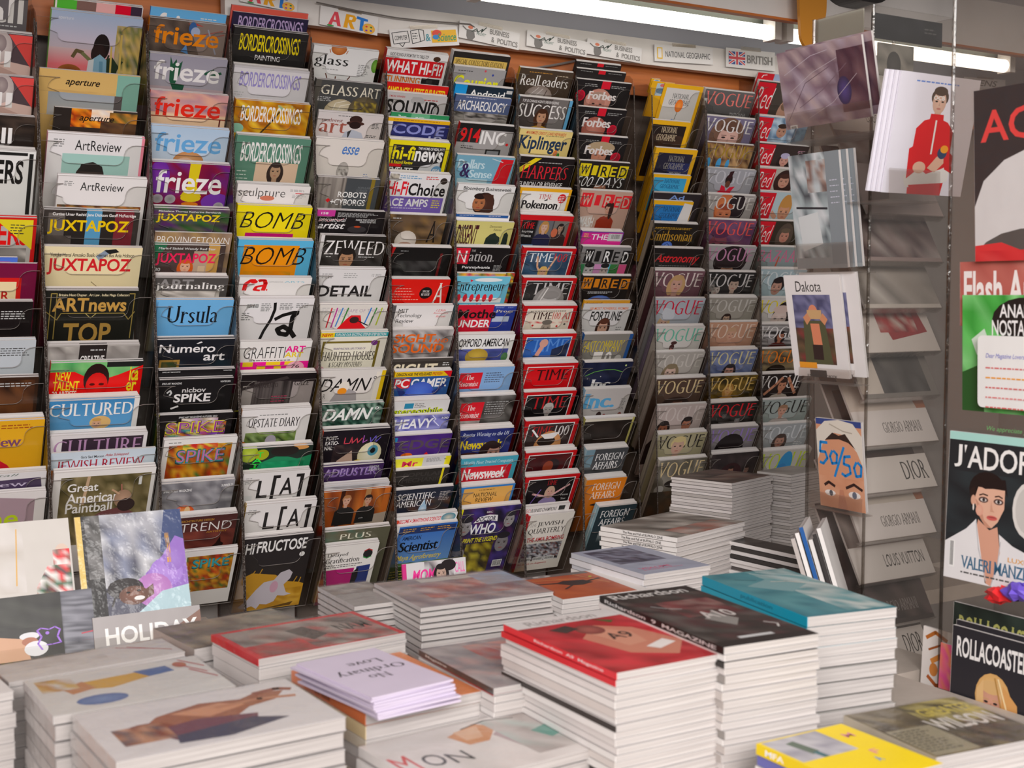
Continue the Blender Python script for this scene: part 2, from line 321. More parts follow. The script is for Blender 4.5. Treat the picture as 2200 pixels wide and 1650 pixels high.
# ---------------------------------------------------------------- the magazines in the racks
# column header: # left edge px | right edge px | lean | plane y | first-bottom px ; then top px | left px | right px | copies behind | look | spine | print
RACK = '''
#-120|94|30|3.56
-28|-120|62|1|grey cover, big white letters and cyan dome|c9b968|B 6e696c;T b f0ecea 10 12 95 44 wall;L 60 47 30 1 ddd;E 70 78 46 24 3fb4dc 8fd4e6;E 70 86 50 22 e23a9a f2c0d4;R 0 0 3 99 999
68|-115|72|2|pink neck, grey ear and red triangle|d89a80|B d8b8b0 e4c4ba;P 5a4a50 0 0 100 0 100 42 50 34 0 44;P e8504c 72 1 100 1 100 44;E 62 18 15 22 b8aaa8 d8ccc8;E 62 14 8 12 8e7e80 b0a2a0;T B f2efee 30 24 76 46 all;P c8a69c 0 48 60 44 100 60 100 99 0 99
160|-112|75|1|pink shoulder with the same ear, lower copy|d89a80|B d8b8b0 e4c4ba;P 5a4a50 0 0 100 0 100 42 50 34 0 44;P e8504c 72 1 100 1 100 44;E 62 18 15 22 b8aaa8 d8ccc8;E 62 14 8 12 8e7e80 b0a2a0;T B f2efee 30 24 76 46 all;P c8a69c 0 48 60 44 100 60 100 99 0 99
246|-110|80|1|dark brown cover, white letters and red bar|3a302a|B 2e2623;N 0 0 100 30 8 4 4 2a2220 4a3c34 1f1a19;T B f2efee 20 20 74 46 wall;L 48 48 24 1 ccc;R 0 55 50 62 e01818;N 0 62 100 90 6 3 8 7a1d3a 2e2623 b01d4a
322|-105|86|3|white cover with huge black capital letters|e8e4e2|B ecebea;R 92 3 97 99 222;R 0 2 90 6 222;T B 1c1a1a 5 12 86 44 LETTERS;P 222 0 62 40 54 42 58 0 68;P 333 0 88 60 80 62 84 0 94
466|-110|80|1|red frame, red letters and a grey eye|b01515|B d01c1c;R 0 4 95 99 b9b4b0;T B e01414 2 6 92 40 LETTERS;P e8d428 52 3 96 3 96 46;L 70 10 18 4 333 4;N 0 44 90 99 8 6 3 8a8480 cfc9c4 5c5653;E 62 78 26 12 2a2624 a09a96;E 66 79 8 9 111
552|-120|38|0|blue cover with red framed cream block|3f62c0|B 4f74d6;R 20 14 90 70 d8201c;R 26 22 84 62 f0dcae;T b c01c1c 36 32 80 50 OR
565|-95|80|1|maroon cover with red framed cream block|5a1030|B 7a1440;R 30 22 82 68 d8201c;R 38 28 76 60 f0dcae;T b c01c1c 58 42 68 56 R;N 0 70 100 99 6 3 4 5a1030 9a1440
648|-110|72|1|plain black cover with tiny white lines|1c1416|B 1d1718;L 62 14 34 4 ccc;N 0 50 100 90 6 4 2 1d1718 2c2322;E 92 70 8 12 4a2418
732|-105|78|1|pale grey blue cover with small print|c0c6cc|B c3c9d0;L 58 12 36 4 444;R 0 70 100 99 b4bac2
812|-105|84|1|dark rusty brown cover|2e1c12|B 3a2418;N 0 4 96 99 9 8 6 3a2216 5a3420 2a1810 6a4024;L 55 8 38 2 bbb
905|-100|103|4|mustard yellow cover with red disc|caa02a|B e8ae22;L 10 6 35 3 a84a1a;L 52 6 40 2 a84a1a;T Sb 7a4a6a 6 22 76 36 k Review;E 34 82 36 32 d01a34;L 4 58 44 7 eee 5
1018|-100|108|2|white edged purple cover, curled newsprint|cfc9cc|B dcd8da;T i 6a7a70 10 3 70 9 investall;P 4a3a58 0 22 94 16 100 99 0 99;T S c0b4cc 4 24 80 38 Review;T S c0b4cc 4 42 30 52 AS
1062|-100|100|2|mauve cover with lime green lettering|d8d0cf|B e4dedd;P a88f98 0 12 40 4 88 10 88 99 0 99;T b b4c822 14 24 78 48 zine.
#94|331|30|3.56
6|120|318|1|green, brown, pink, red and navy colour bars|6fae3a|B f0ecea;R 2 1 24 40 57c03a;R 24 1 46 40 86655e;R 46 1 68 40 f0b4b2;R 68 1 86 40 e4002e;R 86 1 99 40 3c2c40
31|112|308|1|woman in denim jacket under pink sky|8cc860|B a9bcd8 e4c4c8;R 0 40 100 60 dcc0c4 f0747c;R 0 60 100 99 ee7a80;T t eee 8 6 24 10 aperture;N 72 10 100 99 7 12 5 c9a85a 8a8a4a e0c070 405a35 b0a088;P 2a3a28 56 52 70 46 78 56 74 76 58 76;Z 2a3a28 1 56 70 50 52;Z 2a3a28 1 60 70 66 44;Z 2a3a28 1 68 74 82 50;Z d8b860 1.2 80 76 78 20;Z d8b860 1 70 76 68 34;Z 6a5a3a 2 38 44 30 42 26 50;Z 7a7a50 2 36 44 46 52 50 60;E 24 68 14 10 a8602c 6a3a20;E 57 36 9 15 1e1616;E 54 44 8 12 2c1c1c;P 8ab4cc 46 52 56 44 64 50 66 80 44 80;P d8dce0 44 52 50 50 50 80 42 80;P 6a9ab4 56 52 60 52 62 80 58 80
155|86|302|0|sand coloured cover with teal right band|d8b070|B e0b870;R 77 1 100 99 86b8a8;T ib 241a12 26 13 60 25 aperture;R 10 34 76 70 a0a8b2 c0bcb8;R 76 34 84 60 605858;N 2 30 76 34 6 2 3 e0b870 d0a868
236|118|296|0|black and orange fireball cover|2a2422|B 3a302c;N 18 0 60 40 7 5 8 f08a18 ffb030 e04810 802410;N 44 0 70 24 4 3 2 fff0e0 f0e0d8 ffd8b0;N 66 4 100 40 5 4 9 d88a30 7a6a30 a07838 4a3a22;N 56 26 100 50 5 3 3 4a3226 6a4a30;R 0 0 20 50 2c2522;T ib 221612 30 14 72 30 aperture
292|104|312|2|white cover, mint panel, dark round hair|f0a8b4|B ece8ea;R 97 0 100 99 f08ca0;T - 222 28 7 76 21 ArtReview;L 6 7 12 4 888 3;R 16 26 86 60 a8d0c8;E 46 56 15 17 3a302c 4c403a;P 2e2826 36 40 48 36 58 42 60 50 34 50
382|126|317|1|plain white cover above a collage strip|d8d0d0|B ece7e7;T - 222 25 9 74 23 ArtReview;L 7 8 12 3 888 3;N 1 48 96 54 24 2 7 6a4a30 c08040 3a4a3a d8a860 8a3020 e07020
453|95|301|1|black, blue and maroon stripes, yellow block letters|d0cac8|B 3e3734;R 5 5 22 99 6a625e;R 22 0 44 99 2c2624;R 44 0 60 99 5a9cc4;R 60 0 74 99 2e2725;R 74 0 94 99 7a2a34;T b f4f0ee 9 4 96 10 Curtise  Umar Rashid  Jane Dickson  Geoff McFetridge;T B f0c80a 5 15 90 38 JUXTAPOZ;N 0 40 30 56 4 2 3 4a4340 5e5450
531|95|307|1|cream cover with red block letters|d6c69c|B ecdcb2;P 8a9aae 52 12 62 3 70 4 56 18;P 222 60 4 72 2 76 6 66 9;T b 3a342c 6 8 92 13 Yusuke Hanai  Amoako Boafo  Hernan Bas  Ania Hobson;T B d42028 4 15 90 37 JUXTAPOZ;Z 8a7a5a .4 50 46 56 52 52 58
624|97|299|2|black cover with gold lettering and lines|1c1c18|B 20201c;Z a08a48 .5 6 60 6 4 12 4 12 60;Z a08a48 .5 90 4 96 4 96 60;Z a08a48 .5 2 26 14 36 18 28 86 28 92 36 98 26;T b e8d8b0 14 4 90 8 Britains Next Chapter . Art  Law . Indias Mega Collectors;T B c89a4c 8 9 88 26 ARTnews;Z b0a060 .4 44 28 50 34 56 28;T B b08a44 22 40 74 66 TOP
741|100|301|2|grey marbled photo with black centre band|b8b0ae|!B b0aaa6;N 0 2 100 60 10 6 4 c4beb8 8e8884 a8a29e 6e6864;R 34 0 64 70 2a2322;T B e8e4e2 36 14 62 24 CREATIVE;L 46 6 16 1 ccc
778|110|309|1|red figure on green with yellow headline|c01c1c|B 3f9a4c;N 0 0 100 60 9 6 8 4aa860 70c070 3a7a48 8ac880;R 60 0 100 8 222;P e81414 0 14 26 14 50 30 74 20 100 6 100 60 0 60;E 50 26 14 24 2a1414;E 51 36 12 20 d81414 f02018;E 46 34 3 2 500;E 56 34 3 2 500;T b f4e020 6 14 22 28 NEW;T b f4e020 4 28 32 42 TALENT;T b f0e8d8 4 43 30 52 20 ARTISTS;T B f4e020 86 8 96 30 ica;T B f4e020 84 32 95 46 er
859|104|301|4|sky blue cover with white serif title|d8d4d4|B 3f88c0 6aa8d4;R 94 0 100 99 e8e4e2;T S f4f0ee 1 5 93 26 CULTURED;E 58 38 12 11 d8b070;F 54 40 14 d8a888 c89850
933|108|318|3|dark plum cover with mauve serif title|c8c2c6|!B e0dadc;R 12 4 96 99 3a2c38;T St b48ab0 4 6 94 26 CULTURE;E 56 26 5 5 a06850
968|107|336|0|pale blue newspaper with crimson title|c8d2dc|!B ccd8e4;T b 222 28 5 50 9 Gary Saul Morson;T bi b01c2c 51 4 74 8 Atlas Schlepped;T S a81c34 6 10 90 25 JEWISH REVIEW;T S 2a3a50 14 26 42 33 OF BOOKS;E 1 28 6 8 e8801c
1010|117|348|2|white framed photo of a masked player|e0dad8|B f0ecea;N 7 6 96 90 12 10 11 5a5030 7a6c48 8e8058 4a4428 a09068;Z c8a888 1.5 34 6 30 40;T b f2eeec 14 14 44 24 Great;T b f2eeec 14 26 66 38 American;T b f2eeec 14 38 60 50 Paintball;T b eee 84 10 87 20 1;P 7a4a4c 36 60 50 50 70 46 82 54 84 70 36 70;E 70 36 9 11 a08068 c09a80;E 74 44 9 8 3a2c2c;Z c8a080 1 58 24 66 30;Z b07060 .7 68 26 67 18
#331|508|30|3.56
24|325|503|0|sky blue cover with white title hidden below|2a7ac8|!B 6cb8ec;T b f4f0ee 10 6 88 36 frieze;L 66 8 22 3 ddd 3
47|323|500|1|brown street scene with orange title|e08018|B 54463e;N 0 0 100 60 10 6 5 54463e 6a5a50 4a3e38 7a6a60;P 8a7a72 50 0 100 0 100 60 70 60;P c04038 48 4 60 2 70 6;E 56 10 5 10 3a64a0;E 60 16 6 8 a8b4d0;Z 9a5a50 1 68 20 96 10;Z 9a5a50 1 70 28 98 16;Z 9a9aa8 1 76 10 90 50;T b f08a10 7 9 92 40 frieze;P 5a8ac0 44 50 50 38 54 54
122|323|503|1|lilac grey cover with green glove|2a7a58|B a09cac b0aab4;R 0 50 100 62 c0aab0;P 24583f 26 2 30 14 34 6 36 16 42 8 40 30 36 44 48 46 46 60 36 60 28 40;Z 24583f 2 72 26 84 18;Z 24583f 2 76 30 94 22;T b f2eeee 7 9 92 40 frieze
200|324|504|1|sunset cloud cover with red title|c82820|B e0a89a ecb89c;N 0 0 100 34 8 5 5 c89aa4 eab09a d89a98 9a7a90;R 0 36 100 60 eccba8;R 0 40 100 42 9a4a38;R 92 40 94 60 6a2a28;T b e82a1a 7 9 92 40 frieze
275|325|504|1|pale blue cover, blue title, ginger hair|2a6ac0|B b4ccE6 ccd8e8;E 52 54 20 16 c88850 e0b080;E 48 58 12 10 e8bca0;E 82 60 12 8 5a5a50;T b 68aae0 7 9 92 40 frieze
352|328|505|2|purple and maroon cover with yellow horn|7a1438|B 7a1440;N 0 0 100 60 8 6 6 7a1440 8a1a3a 6a2a8a 9a1434 701040;E 10 20 14 22 6a2a9a 8a3ab0;E 88 50 20 12 7a3ab0;P e0c81c 48 0 62 0 60 30 68 44 40 44 48 30;E 54 46 13 5 e8d020;E 54 54 11 3 e0801c;E 12 48 7 6 b0a8b0 888;E 28 48 7 6 b0a8b0 888;E 92 56 7 6 b0a8b0 888;T b f4f0f2 7 9 92 40 frieze
449|332|495|2|purple and green cover with yellow block letters|4a3a3a|B 4a2a4a;N 0 0 100 60 8 6 8 5a2a6a 3a6a30 4a2a4a 6a5a58 2a4a28;T b ddd 6 5 88 9 Mickalene Thomas  Katherine Bernhardt;T B f0d018 4 13 88 35 JUXTAPOZ
500|334|503|0|tan wooden cover with thin white capitals|8a7058|!B 9a8270;N 0 0 100 50 8 4 3 9a8270 7a6250 b89a80 a88858;T t f0ece8 3 6 97 16 PROVINCETOWN;T b f0ece8 14 19 88 30 A R T S
527|331|486|1|pink block letters above a red haired woman|3a6a50|B 4a3c38;P 2a6a4a 0 0 18 0 8 20 0 30;R 76 0 92 60 c89a50;R 56 10 76 60 b09a84;P 4a3c3a 0 30 40 20 40 60 0 60;H 46 26 22 e0b090 c8581c 333;R 64 36 74 60 c8b090;T b ddd 6 4 86 9 Mark-f  Sickid  Wendy Red Star;T B ec2458 4 14 88 36 JUXTAPOZ;T b ddd 4 40 12 46 30
597|334|492|3|grey cover with white slab serif title|8a8684|B 504c4a;T B 8e8a8a 4 4 52 30 ART;T S f4f0ee 2 12 96 34 journaling;N 0 34 90 50 9 3 3 b0a8a0 d8d0c8 908880
644|334|511|1|bright sky blue cover, thin black title|78b4e0|B 72b6ea;R 2 3 3 20 5a90c0;T S 14161c 16 9 82 34 Ursula
729|338|511|2|black cover, white bold title, gilt frame|22242a|B 1e2028;N 0 40 100 70 7 4 5 1e2028 2a3440 20303a;T b f2eef0 4 9 76 25 Numero;P f2eef0 50 8 56 4 58 6 52 9;T b f2eef0 62 27 90 41 art;R 6 38 32 70 a8803c;R 9 42 29 70 3a3a28;N 9 42 29 60 4 3 2 3a4a30 6a5a30
794|341|506|1|black cover edge with tiny white type|1a181a|B 1c1a1c;T b ddd 5 4 28 7 SPIKE ART MAGAZINE;T b ddd 84 3 96 6 WINTER;N 0 20 100 50 6 3 2 1c1a1c 2a2728
814|343|503|1|black cover with blurry hand drawn white letters|1a181a|B 1d1b1d;T b ddd 4 5 30 8 SPIKE ART MAGAZINE;T b ddd 82 4 96 7 WINTER 2024;Z ccc 1.2 12 22 16 18 18 22 16 26;T b d8d4d4 32 14 64 22 nicbov;T B eeeaea 22 24 72 38 SPIKE;Z e8e4e4 1.4 20 48 30 44;R 0 56 100 58 d8d020
889|340|502|1|black cover with graffiti rainbow letters|e8e028|B 1e1a1c;N 10 20 92 50 9 5 11 e08a30 8a4ac0 e0d040 30a0a0 c04030 3a2a2a;N 30 10 80 24 5 3 2 f0e0d0 c09ac0 806a50;T b ddd 26 5 78 9 SPIKE ART MAGAZINE  AUTUMN 2023;T B 2a2020 9 16 91 46 SPIKE;T b e8d840 10 17 90 45 SPIKE;T t a040a0 12 19 89 43 SPIKE
942|354|520|1|white framed golden carnival painting|d8d2d0|B f0ecea;N 7 9 94 92 14 12 5 c87a1c e0a830 a84418 d89020 7a3a18 c03020 3a7a38;N 26 8 74 18 8 3 9 e04030 f0d848 4aa848 d02828;L 6 4 18 1 888;T B 2a4a50 18 16 86 40 SPIKE;T b 3aa0a8 19 17 85 38 SPIKE;T t d070b0 20 18 84 36 SPIKE
1035|345|506|2|grey frosted cover with orange jelly|b0acae|B 8a888e 9a989e;N 0 0 100 60 12 8 5 77757c 98969c 6a686e a8a6aa;T b f0eeee 4 11 42 15 SPIKE 75 ART MAGAZINE;T b f0eeee 82 7 98 11 SUMMER 23;E 36 50 14 12 e8501c f8c070;E 40 48 4 8 ffd8a0;Z 333 .6 74 56 82 46
1108|385|512|3|maroon cover with thin silver title|4a2c2c|B 4a2826 6a3634;N 0 30 100 80 6 5 3 6a3430 5a2c2a 8a4438;T b c08a30 4 6 60 10 ARCHITECTURE  DESIGN;T t e8e2e0 4 13 92 30 TREND;T b c08a30 50 32 86 35 ARTISTRY;P 2a1a18 54 76 70 58 76 44 78 56 84 60 74 80
1182|396|512|1|lower white framed carnival painting|d8d2d0|B f0ecea;N 7 11 94 92 14 12 6 c87a1c e0a830 a84418 d89020 7a3a18 c03020 3a7a38;T B 2a4a50 18 18 88 40 SPIKE;T b 3aa0a8 19 19 87 38 SPIKE
#508|682|29|3.56
20|499|667|0|coral red cover edge|c85048|B e8685c;R 2 2 98 30 e4604f
34|502|670|0|navy cover with lilac condensed title|2a2440|B 2a2442;T b b8a0cc 8 8 94 38 BORDERCROSSINGS
67|505|675|2|black cover with yellow condensed title|222|B 2a2828;T b f0d810 9 8 90 34 BORDERCROSSINGS;T b e8e4e4 32 39 66 47 PAINTING
147|505|673|2|pale grey cover with lilac title|c8c4c8|B dcd8dc;R 0 0 100 4 c8c4c8;T b 9a90cc 9 9 90 34 BORDERCROSSINGS;L 4 44 14 4 bbb 4
220|508|675|2|yellow ochre painted cover with white title|a85a20|B d89a1c;N 0 0 100 60 11 8 4 d89010 e8b424 b06a14 c87818 f0c83a 8a5018;Z 4a3a20 1.2 36 56 52 30 60 14;Z 4a3a20 .8 8 10 20 34;E 6 46 9 8 90c8b0;N 56 4 76 14 4 2 3 80c0a0 d89a1c e8b424;T b f2eeea 9 8 90 34 BORDERCROSSINGS
295|511|675|2|sage green cover with sepia portrait|6a9480|B 5e8c78;T b f2f0ee 8 8 90 34 BORDERCROSSINGS;R 30 34 88 70 e8c8ac;H 58 34 22 c8a080 3a2c28 4a3c34;N 46 64 66 70 6 2 3 e0c870 333;L 6 46 18 5 c8d8cc 5
398|512|668|2|white cover with thin black lowercase title|d0ccca|B ece6e4;T t 2a2626 2 9 66 40 sculpture;L 72 10 22 2 999;R 80 19 92 21 e02838;L 76 24 20 3 aaa;E 42 36 10 7 d07a60
443|512|672|2|yellow cover with black slanted title|d8c410|B f2de14;T it 1a1a14 6 10 92 38 BOMB;R 15 46 80 70 c8147c
516|514|675|2|blue and orange cover, black slanted title|4a9ac8|B 5cb8e4;R 8 8 82 90 f0940e;N 12 48 76 70 6 4 3 f0940e d8901c a89020 e8880c;T it 1a1614 6 11 92 38 BOMB
596|516|671|1|white cover with red ornamental letters|d0ccca|B ece8e6;T - 888 40 11 60 14 COMMUNICATION;T - 70c0d8 62 10 90 14 ARTS;Z e81c20 3 8 36 9 18 16 8 22 8;E 20 12 5 5 e81c20;Z e81c20 3 30 12 28 8 34 8 36 16 34 36;Z e81c20 2.4 33 22 24 26 22 34 30 36;R 38 32 40 36 e81c20
641|517|677|1|white cover with black brush stroke character|d4d0d0|B eae6e8;K 9 7 18 8;L 29 7 14 5 999 2.4;L 54 7 20 4 999 2.4;L 76 7 18 3 999 2.4;L 5 20 12 4 888 3;Z 1a1818 2 47 6 48 16 45 30 38 46 34 60;Z 1a1818 2.4 50 30 60 24 74 20 82 20;Z 1a1818 3.2 80 20 74 26 74 44 70 52 60 50 56 44 64 40 74 46 82 56
733|517|672|1|white, pink and yellow blocks with thin title|d8d4d2|B ece8e6;T t 222 7 10 64 30 GRAFFITI;T B f01c90 64 9 92 20 ART;T B f0d020 64 20 90 29 ART;L 16 33 60 1 444;R 0 36 100 90 f01898;R 8 36 22 44 f0d020;R 28 44 40 60 f0d020;R 40 36 60 42 f0d020;R 52 44 62 70 f0d020;R 66 36 86 42 f0d020;R 20 52 34 70 f0d020;R 84 48 98 56 f0d020;E 82 48 13 12 f0a8c0 f4c0d0;T b 444 76 42 88 48 76
803|520|681|3|black and grey pinstripe cover|c8c2c2|B 2a2224;R 4 18 18 90 9a928e;R 70 14 98 90 9a908e;N 18 12 70 90 26 1 4 4a4242 5e5654 2a2424;R 0 0 100 10 1c1618;P 3a3232 0 22 60 4 64 8 2 26;T S 2a2222 14 14 50 22 APARTAMENTO;T S 2a2222 72 12 92 20 GAZE;L 44 36 22 3 b03a5a 4
879|521|670|3|white cover with garden photo and orange seal|cc8038|B ece8e8;L 26 8 52 1 888;T S 2a2626 12 14 86 28 UPSTATE DIARY;N 10 36 84 70 12 7 6 3a5a28 6a8a3a 8aa050 2a3a20 a0b878;E 48 50 8 9 b0a8b8;E 48 58 6 5 d8a890;E 6 58 9 9 c8701c d07a28
960|522|674|3|green cover with vertical lime lettering|30503c|B 24302a;E 10 12 12 20 a0b830 c8d850;E 28 16 10 12 a8b020;E 80 4 14 5 d89a58;P 1f8a5c 18 60 28 34 48 22 66 24 80 30 100 22 100 80 18 80;N 30 34 90 70 6 4 4 1f8a5c 28a06c 187048;E 60 10 20 12 2a2422;T b 28e84a 22 10 30 22 T;T b 28e84a 16 24 30 34 A;T b 28e84a 14 36 28 45 T;T b 28e84a 14 46 26 56 E
1014|524|668|2|white cover with big black bracketed letters|d0cccc|B e8e4e4;L 4 8 10 4 999 3;T b 221f20 24 14 40 46 L;T b 221f20 45 6 56 54 [;T b 221f20 58 12 78 44 A;T b 221f20 80 6 92 54 ];R 0 40 18 60 ddd;K 1 52 18 8
1081|530|682|2|white bracketed letters above a red wedge|c8a040|B e8e4e4;L 4 8 12 3 999 3;T b 221f20 28 14 44 44 L;T b 221f20 49 6 58 52 [;T b 221f20 62 12 80 44 A;T b 221f20 83 6 93 52 ];K 3 48 16 8;P e02c24 16 66 30 54 100 48 100 66
1152|526|676|3|black cover with white seal on gold grass|cfc9c4|B 2a2628;P d09a28 0 69 20 59 60 67 100 87 100 153 0 153;N 2 92 98 128 12 8 5 d09a28 b8841c e0b040 c08820;P 2a2628 40 53 100 53 100 85 70 79;Z d09a28 .7 20 63 24 55;Z d09a28 .7 30 65 34 53;Z d09a28 .7 84 83 88 73;Z d09a28 .7 92 85 94 75;P 6a4a14 40 127 90 117 86 123 50 133;P cfc8d4 8 117 20 105 30 89 40 77 54 75 62 63 74 59 80 65 78 75 70 85 76 99 84 103 74 105 64 103 60 113 50 117 40 115 36 123 28 117 16 121;E 56 87 6 10 d8a8c0;T B f0eeee 4 8 16 26 HI;T B f0eeee 20 6 92 25 FRUCTOSE;E 88 34 4 4 f4f2f2
#682|838|29|3.56
104|676|815|2|white cover, thin serif title, orange urchin|d0cccc|B ecebeb;E 38 2 12 11 b8642c e09050;Z b8642c .6 26 10 24 4;Z b8642c .6 50 10 52 4;T S 2a2a2a 4 14 56 36 glass;L 18 38 30 1 aaa;E 98 26 6 12 5a9a30 90c050;L 72 26 18 7 999 3;Z 6a3a28 .8 28 56 24 46;Z 6a3a28 .8 40 58 40 50;Z 6a3a28 .8 58 56 62 48;E 46 60 8 6 6a3a2a
176|681|823|1|charcoal cover, cream serif title, glass shells|54524e|B 4a4a4a;R 0 0 8 99 5a5650;T S e8e0cc 9 8 64 26 GLASS;T S e8e0cc 68 8 98 26 ART;L 6 30 22 3 ccc 3;E 42 56 24 24 b8a888 e8dcc0;Z e8e0d0 .6 30 60 34 40 50 34;Z e8e0d0 .6 36 64 42 44 56 40;E 78 50 24 26 5a5040 8a7a50;N 62 34 96 60 9 6 4 6a5a40 b8a040 4a4238 8a7838
245|686|825|1|pale cover with cowboy hat and rust title|b8b0ae|B d8d0d0 e0d4d0;L 30 5 36 1 555;T S 7a2a24 6 12 38 20 southwest;T S a85a4c 4 20 46 44 art;E 58 12 10 9 3a2420;E 58 20 14 5 4a2c26;E 58 24 9 8 2a1a18;P b8bcc8 40 56 44 40 56 34 70 40 76 56;P 3a3a3a 48 40 54 34 50 56;L 84 18 12 4 555 3;L 78 44 18 2 444
301|681|828|1|cream cover with blue lowercase title and stone|d8d0c8|B e6ded8;T bi 5080c8 40 10 65 22 esse;E 46 48 9 15 a8a29c d0cac4;N 40 44 54 58 5 4 5 8a8480 d8d2cc 5a5450 b0aaa4;L 78 50 8 2 8a9ac0
383|684|818|1|dark slate cover with white capitals|4a4844|B 484c50;N 0 0 46 70 16 1 5 7a726c a09890 5a524e 8a827c;R 86 0 92 90 8a7428;T b 6a6e72 66 14 86 18 POPULAR;T b 6a6e72 64 19 82 23 SCIENCE;T b f0eeec 36 24 82 34 ROBOTS;T b f0eeec 26 37 82 48 +CYBORGS;P e8242c 18 40 22 36 26 40 22 44
453|683|829|1|black cover, pink flag and script title|8a1a5a|B 201c1e;R 0 0 26 14 c83a98;T b eee 6 5 16 10 158;L 30 5 60 4 aaa 2.6;Z e08a94 .6 4 26 12 20 18 26 26 20 34 24 40 18;T i d8d4d4 4 16 44 26 international;T bi f0ecec 4 28 44 42 artist;T b ddd 58 18 88 22 INSIDE THE STUDIOS;T b ddd 64 23 88 27 WORLDS TOP ARTISTS;E 62 42 14 8 3a3638;E 62 36 5 2 c84a20
507|692|836|1|black cover with man below white serif title|d8d4d4|B 26221f;R 0 0 5 99 e0dcdc;N 6 20 100 60 7 4 4 26221f 3a3634 4a4644 2a2624;T St f4f0f0 8 8 100 32 ZEWEED;H 44 22 34 b88a68 221c1a 2a2624 1;L 12 35 10 1 ccc;L 62 35 26 1 ccc
579|686|830|2|pale grey cover with heavy black capitals|d0cccc|B e4e1e2;T - 777 80 7 94 11 12 2022;L 6 7 16 3 999 3;L 38 6 22 3 aaa 3;T B 221f20 4 26 86 44 DETAIL;L 36 58 30 1 70b0d8
655|688|836|2|white cover with coloured pencils and red robe|d8c8b4|B e6e0da;L 4 6 12 4 bbb 4;T t b09ab0 20 9 96 16 THE SHAPE OF THINGS;T t b09ab0 20 18 46 25 TO COME;Z d02a3a 1 18 6 15 48;Z c03a9a 1 26 6 22 48;Z 4a8ad0 1 34 6 28 46;Z 3a8a3a 1 42 6 36 44;Z 3a80d0 1 76 6 70 42;Z 3a8a3a 1 84 6 78 44;Z b8c830 1 92 6 88 44;P e01c24 28 56 42 30 48 22 62 22 66 40 74 50 74 60;E 54 32 7 7 3a2422;Z 222 1 60 34 76 44
713|691|838|1|cream cover in olive frame, tall black capitals|d8c878|B ece6da;R 0 1 20 8 f0d020;T B d02a20 2 2 17 7 NEW!;R 20 1 100 7 2a9aa0;T b eee 22 2 97 6 EXPLORE OUR EXCITING STEP-BY-STEP SECTION;R 5 14 90 99 7a6a28;R 8 17 86 90 f0ead8;E 82 17 5 4 7a3a8a;T b 6a5a8a 22 24 70 27 TERRIFYING REAL LIFE STORIES OF;T S 2a2420 8 30 86 44 HAUNTED HOUSES;T S 2a2420 20 46 70 54 & SCARY MYSTERIES;E 6 58 10 6 e0a0b0
795|689|831|1|white cover, black slanted title, gosling beak|e0c028|B e4dedA;R 94 2 100 99 e8c018;R 86 4 94 99 eee6da;T i 1c1a1a 2 14 80 36 DAMN;E 85 14 2.4 2.4 1c1a1a;E 85 14 1.4 1.4 e4deda;P a8a2a4 16 66 28 40 44 30 60 38 66 66;E 40 28 8 9 f0e8dc;E 38 36 7 6 f0941c;T t 444 2 40 14 48 R+R
867|692|826|1|dark green mottled cover, white slanted title|3a4a42|B 2a4038;N 0 0 100 60 20 10 5 1f3a30 3f6a58 8aa898 24443a 16281f;T iB f0f0ee 4 10 84 36 DAMN;E 90 12 3 3 f0f0ee;E 90 12 1.6 1.6 2a4038
923|696|841|3|black cover with eye and red neon title|e0583c|B 1e1820;N 20 24 70 60 6 5 4 1e1820 3a2c30 2a2024 4a3a38;T b f0ecec 6 9 24 15 POST-;T b f0ecec 6 17 26 23 RATIO-;T b f0ecec 6 25 18 31 NAL;Z e0485a .7 34 12 34 22 42 22 44 12 46 22 52 14 54 22 60 14;Z b05ac0 .7 62 10 62 22 68 18;Z 7060d0 .7 72 14 74 22 80 12 82 22 88 14;P c8a898 28 50 48 34 54 60 30 60;E 76 42 18 20 e0d8b0 f4f0e0;E 80 36 8 9 5aa8c0 3a7a98;E 80 36 4 4.6 15161a;E 60 56 8 6 e0c030
999|692|826|2|purple cover, outlined slanted capitals|c0bcc4|B 3a2250;T tB a890c0 3 8 90 32 ADBUSTER;T i 6a4a90 4 9 89 31 ADBUSTER;L 76 6 20 5 bbb 3.4
1040|693|838|2|clear bagged white cover with cream lettering|b8b8bc|B c8c6ca;N 0 4 100 40 8 4 5 a8a4a6 d8d4d4 8a8688;T S e8dcb0 12 14 84 30 tribute
1052|696|850|3|two men in black in front of orange doors|d8d4c8|B 8a4420;N 0 0 100 60 9 2 4 a8501f c8702a 6a3418 8a4020;R 26 0 32 60 3a1c10;R 62 0 70 60 b08050;R 90 0 98 60 c86a28;P b0a090 56 46 100 40 100 70 56 70;H 36 8 16 d8a890 b07a50 222 1;H 68 10 15 c89a80 2a2020 222 1;T b ccc 60 46 66 48 polo
1137|697|840|2|olive cover with thin cream capitals|8a8670|B 5c5a48;N 0 0 60 40 5 3 3 5c5a48 4a6a5a 6a6450;T St dcd8c4 24 12 72 30 PLUS
1171|702|816|2|white cover, black serif title and magenta block|d4d0cc|B ece8e4;T S 222 6 14 44 24 Delayed;T S 222 4 25 68 36 Gratification;E 82 22 9 9 2a2a2a;Z c03a3a 1 74 16 82 12 90 16;Z 3a9a4a 1 74 28 82 32 90 28;L 4 40 90 1 222;L 4 44 60 1 444;R 2 50 62 130 b01a70;P 2c3a7a 66 48 92 46 92 130 66 130;P 1c1c20 60 60 70 50 72 70 66 100 60 130
#838|979|29|3.56
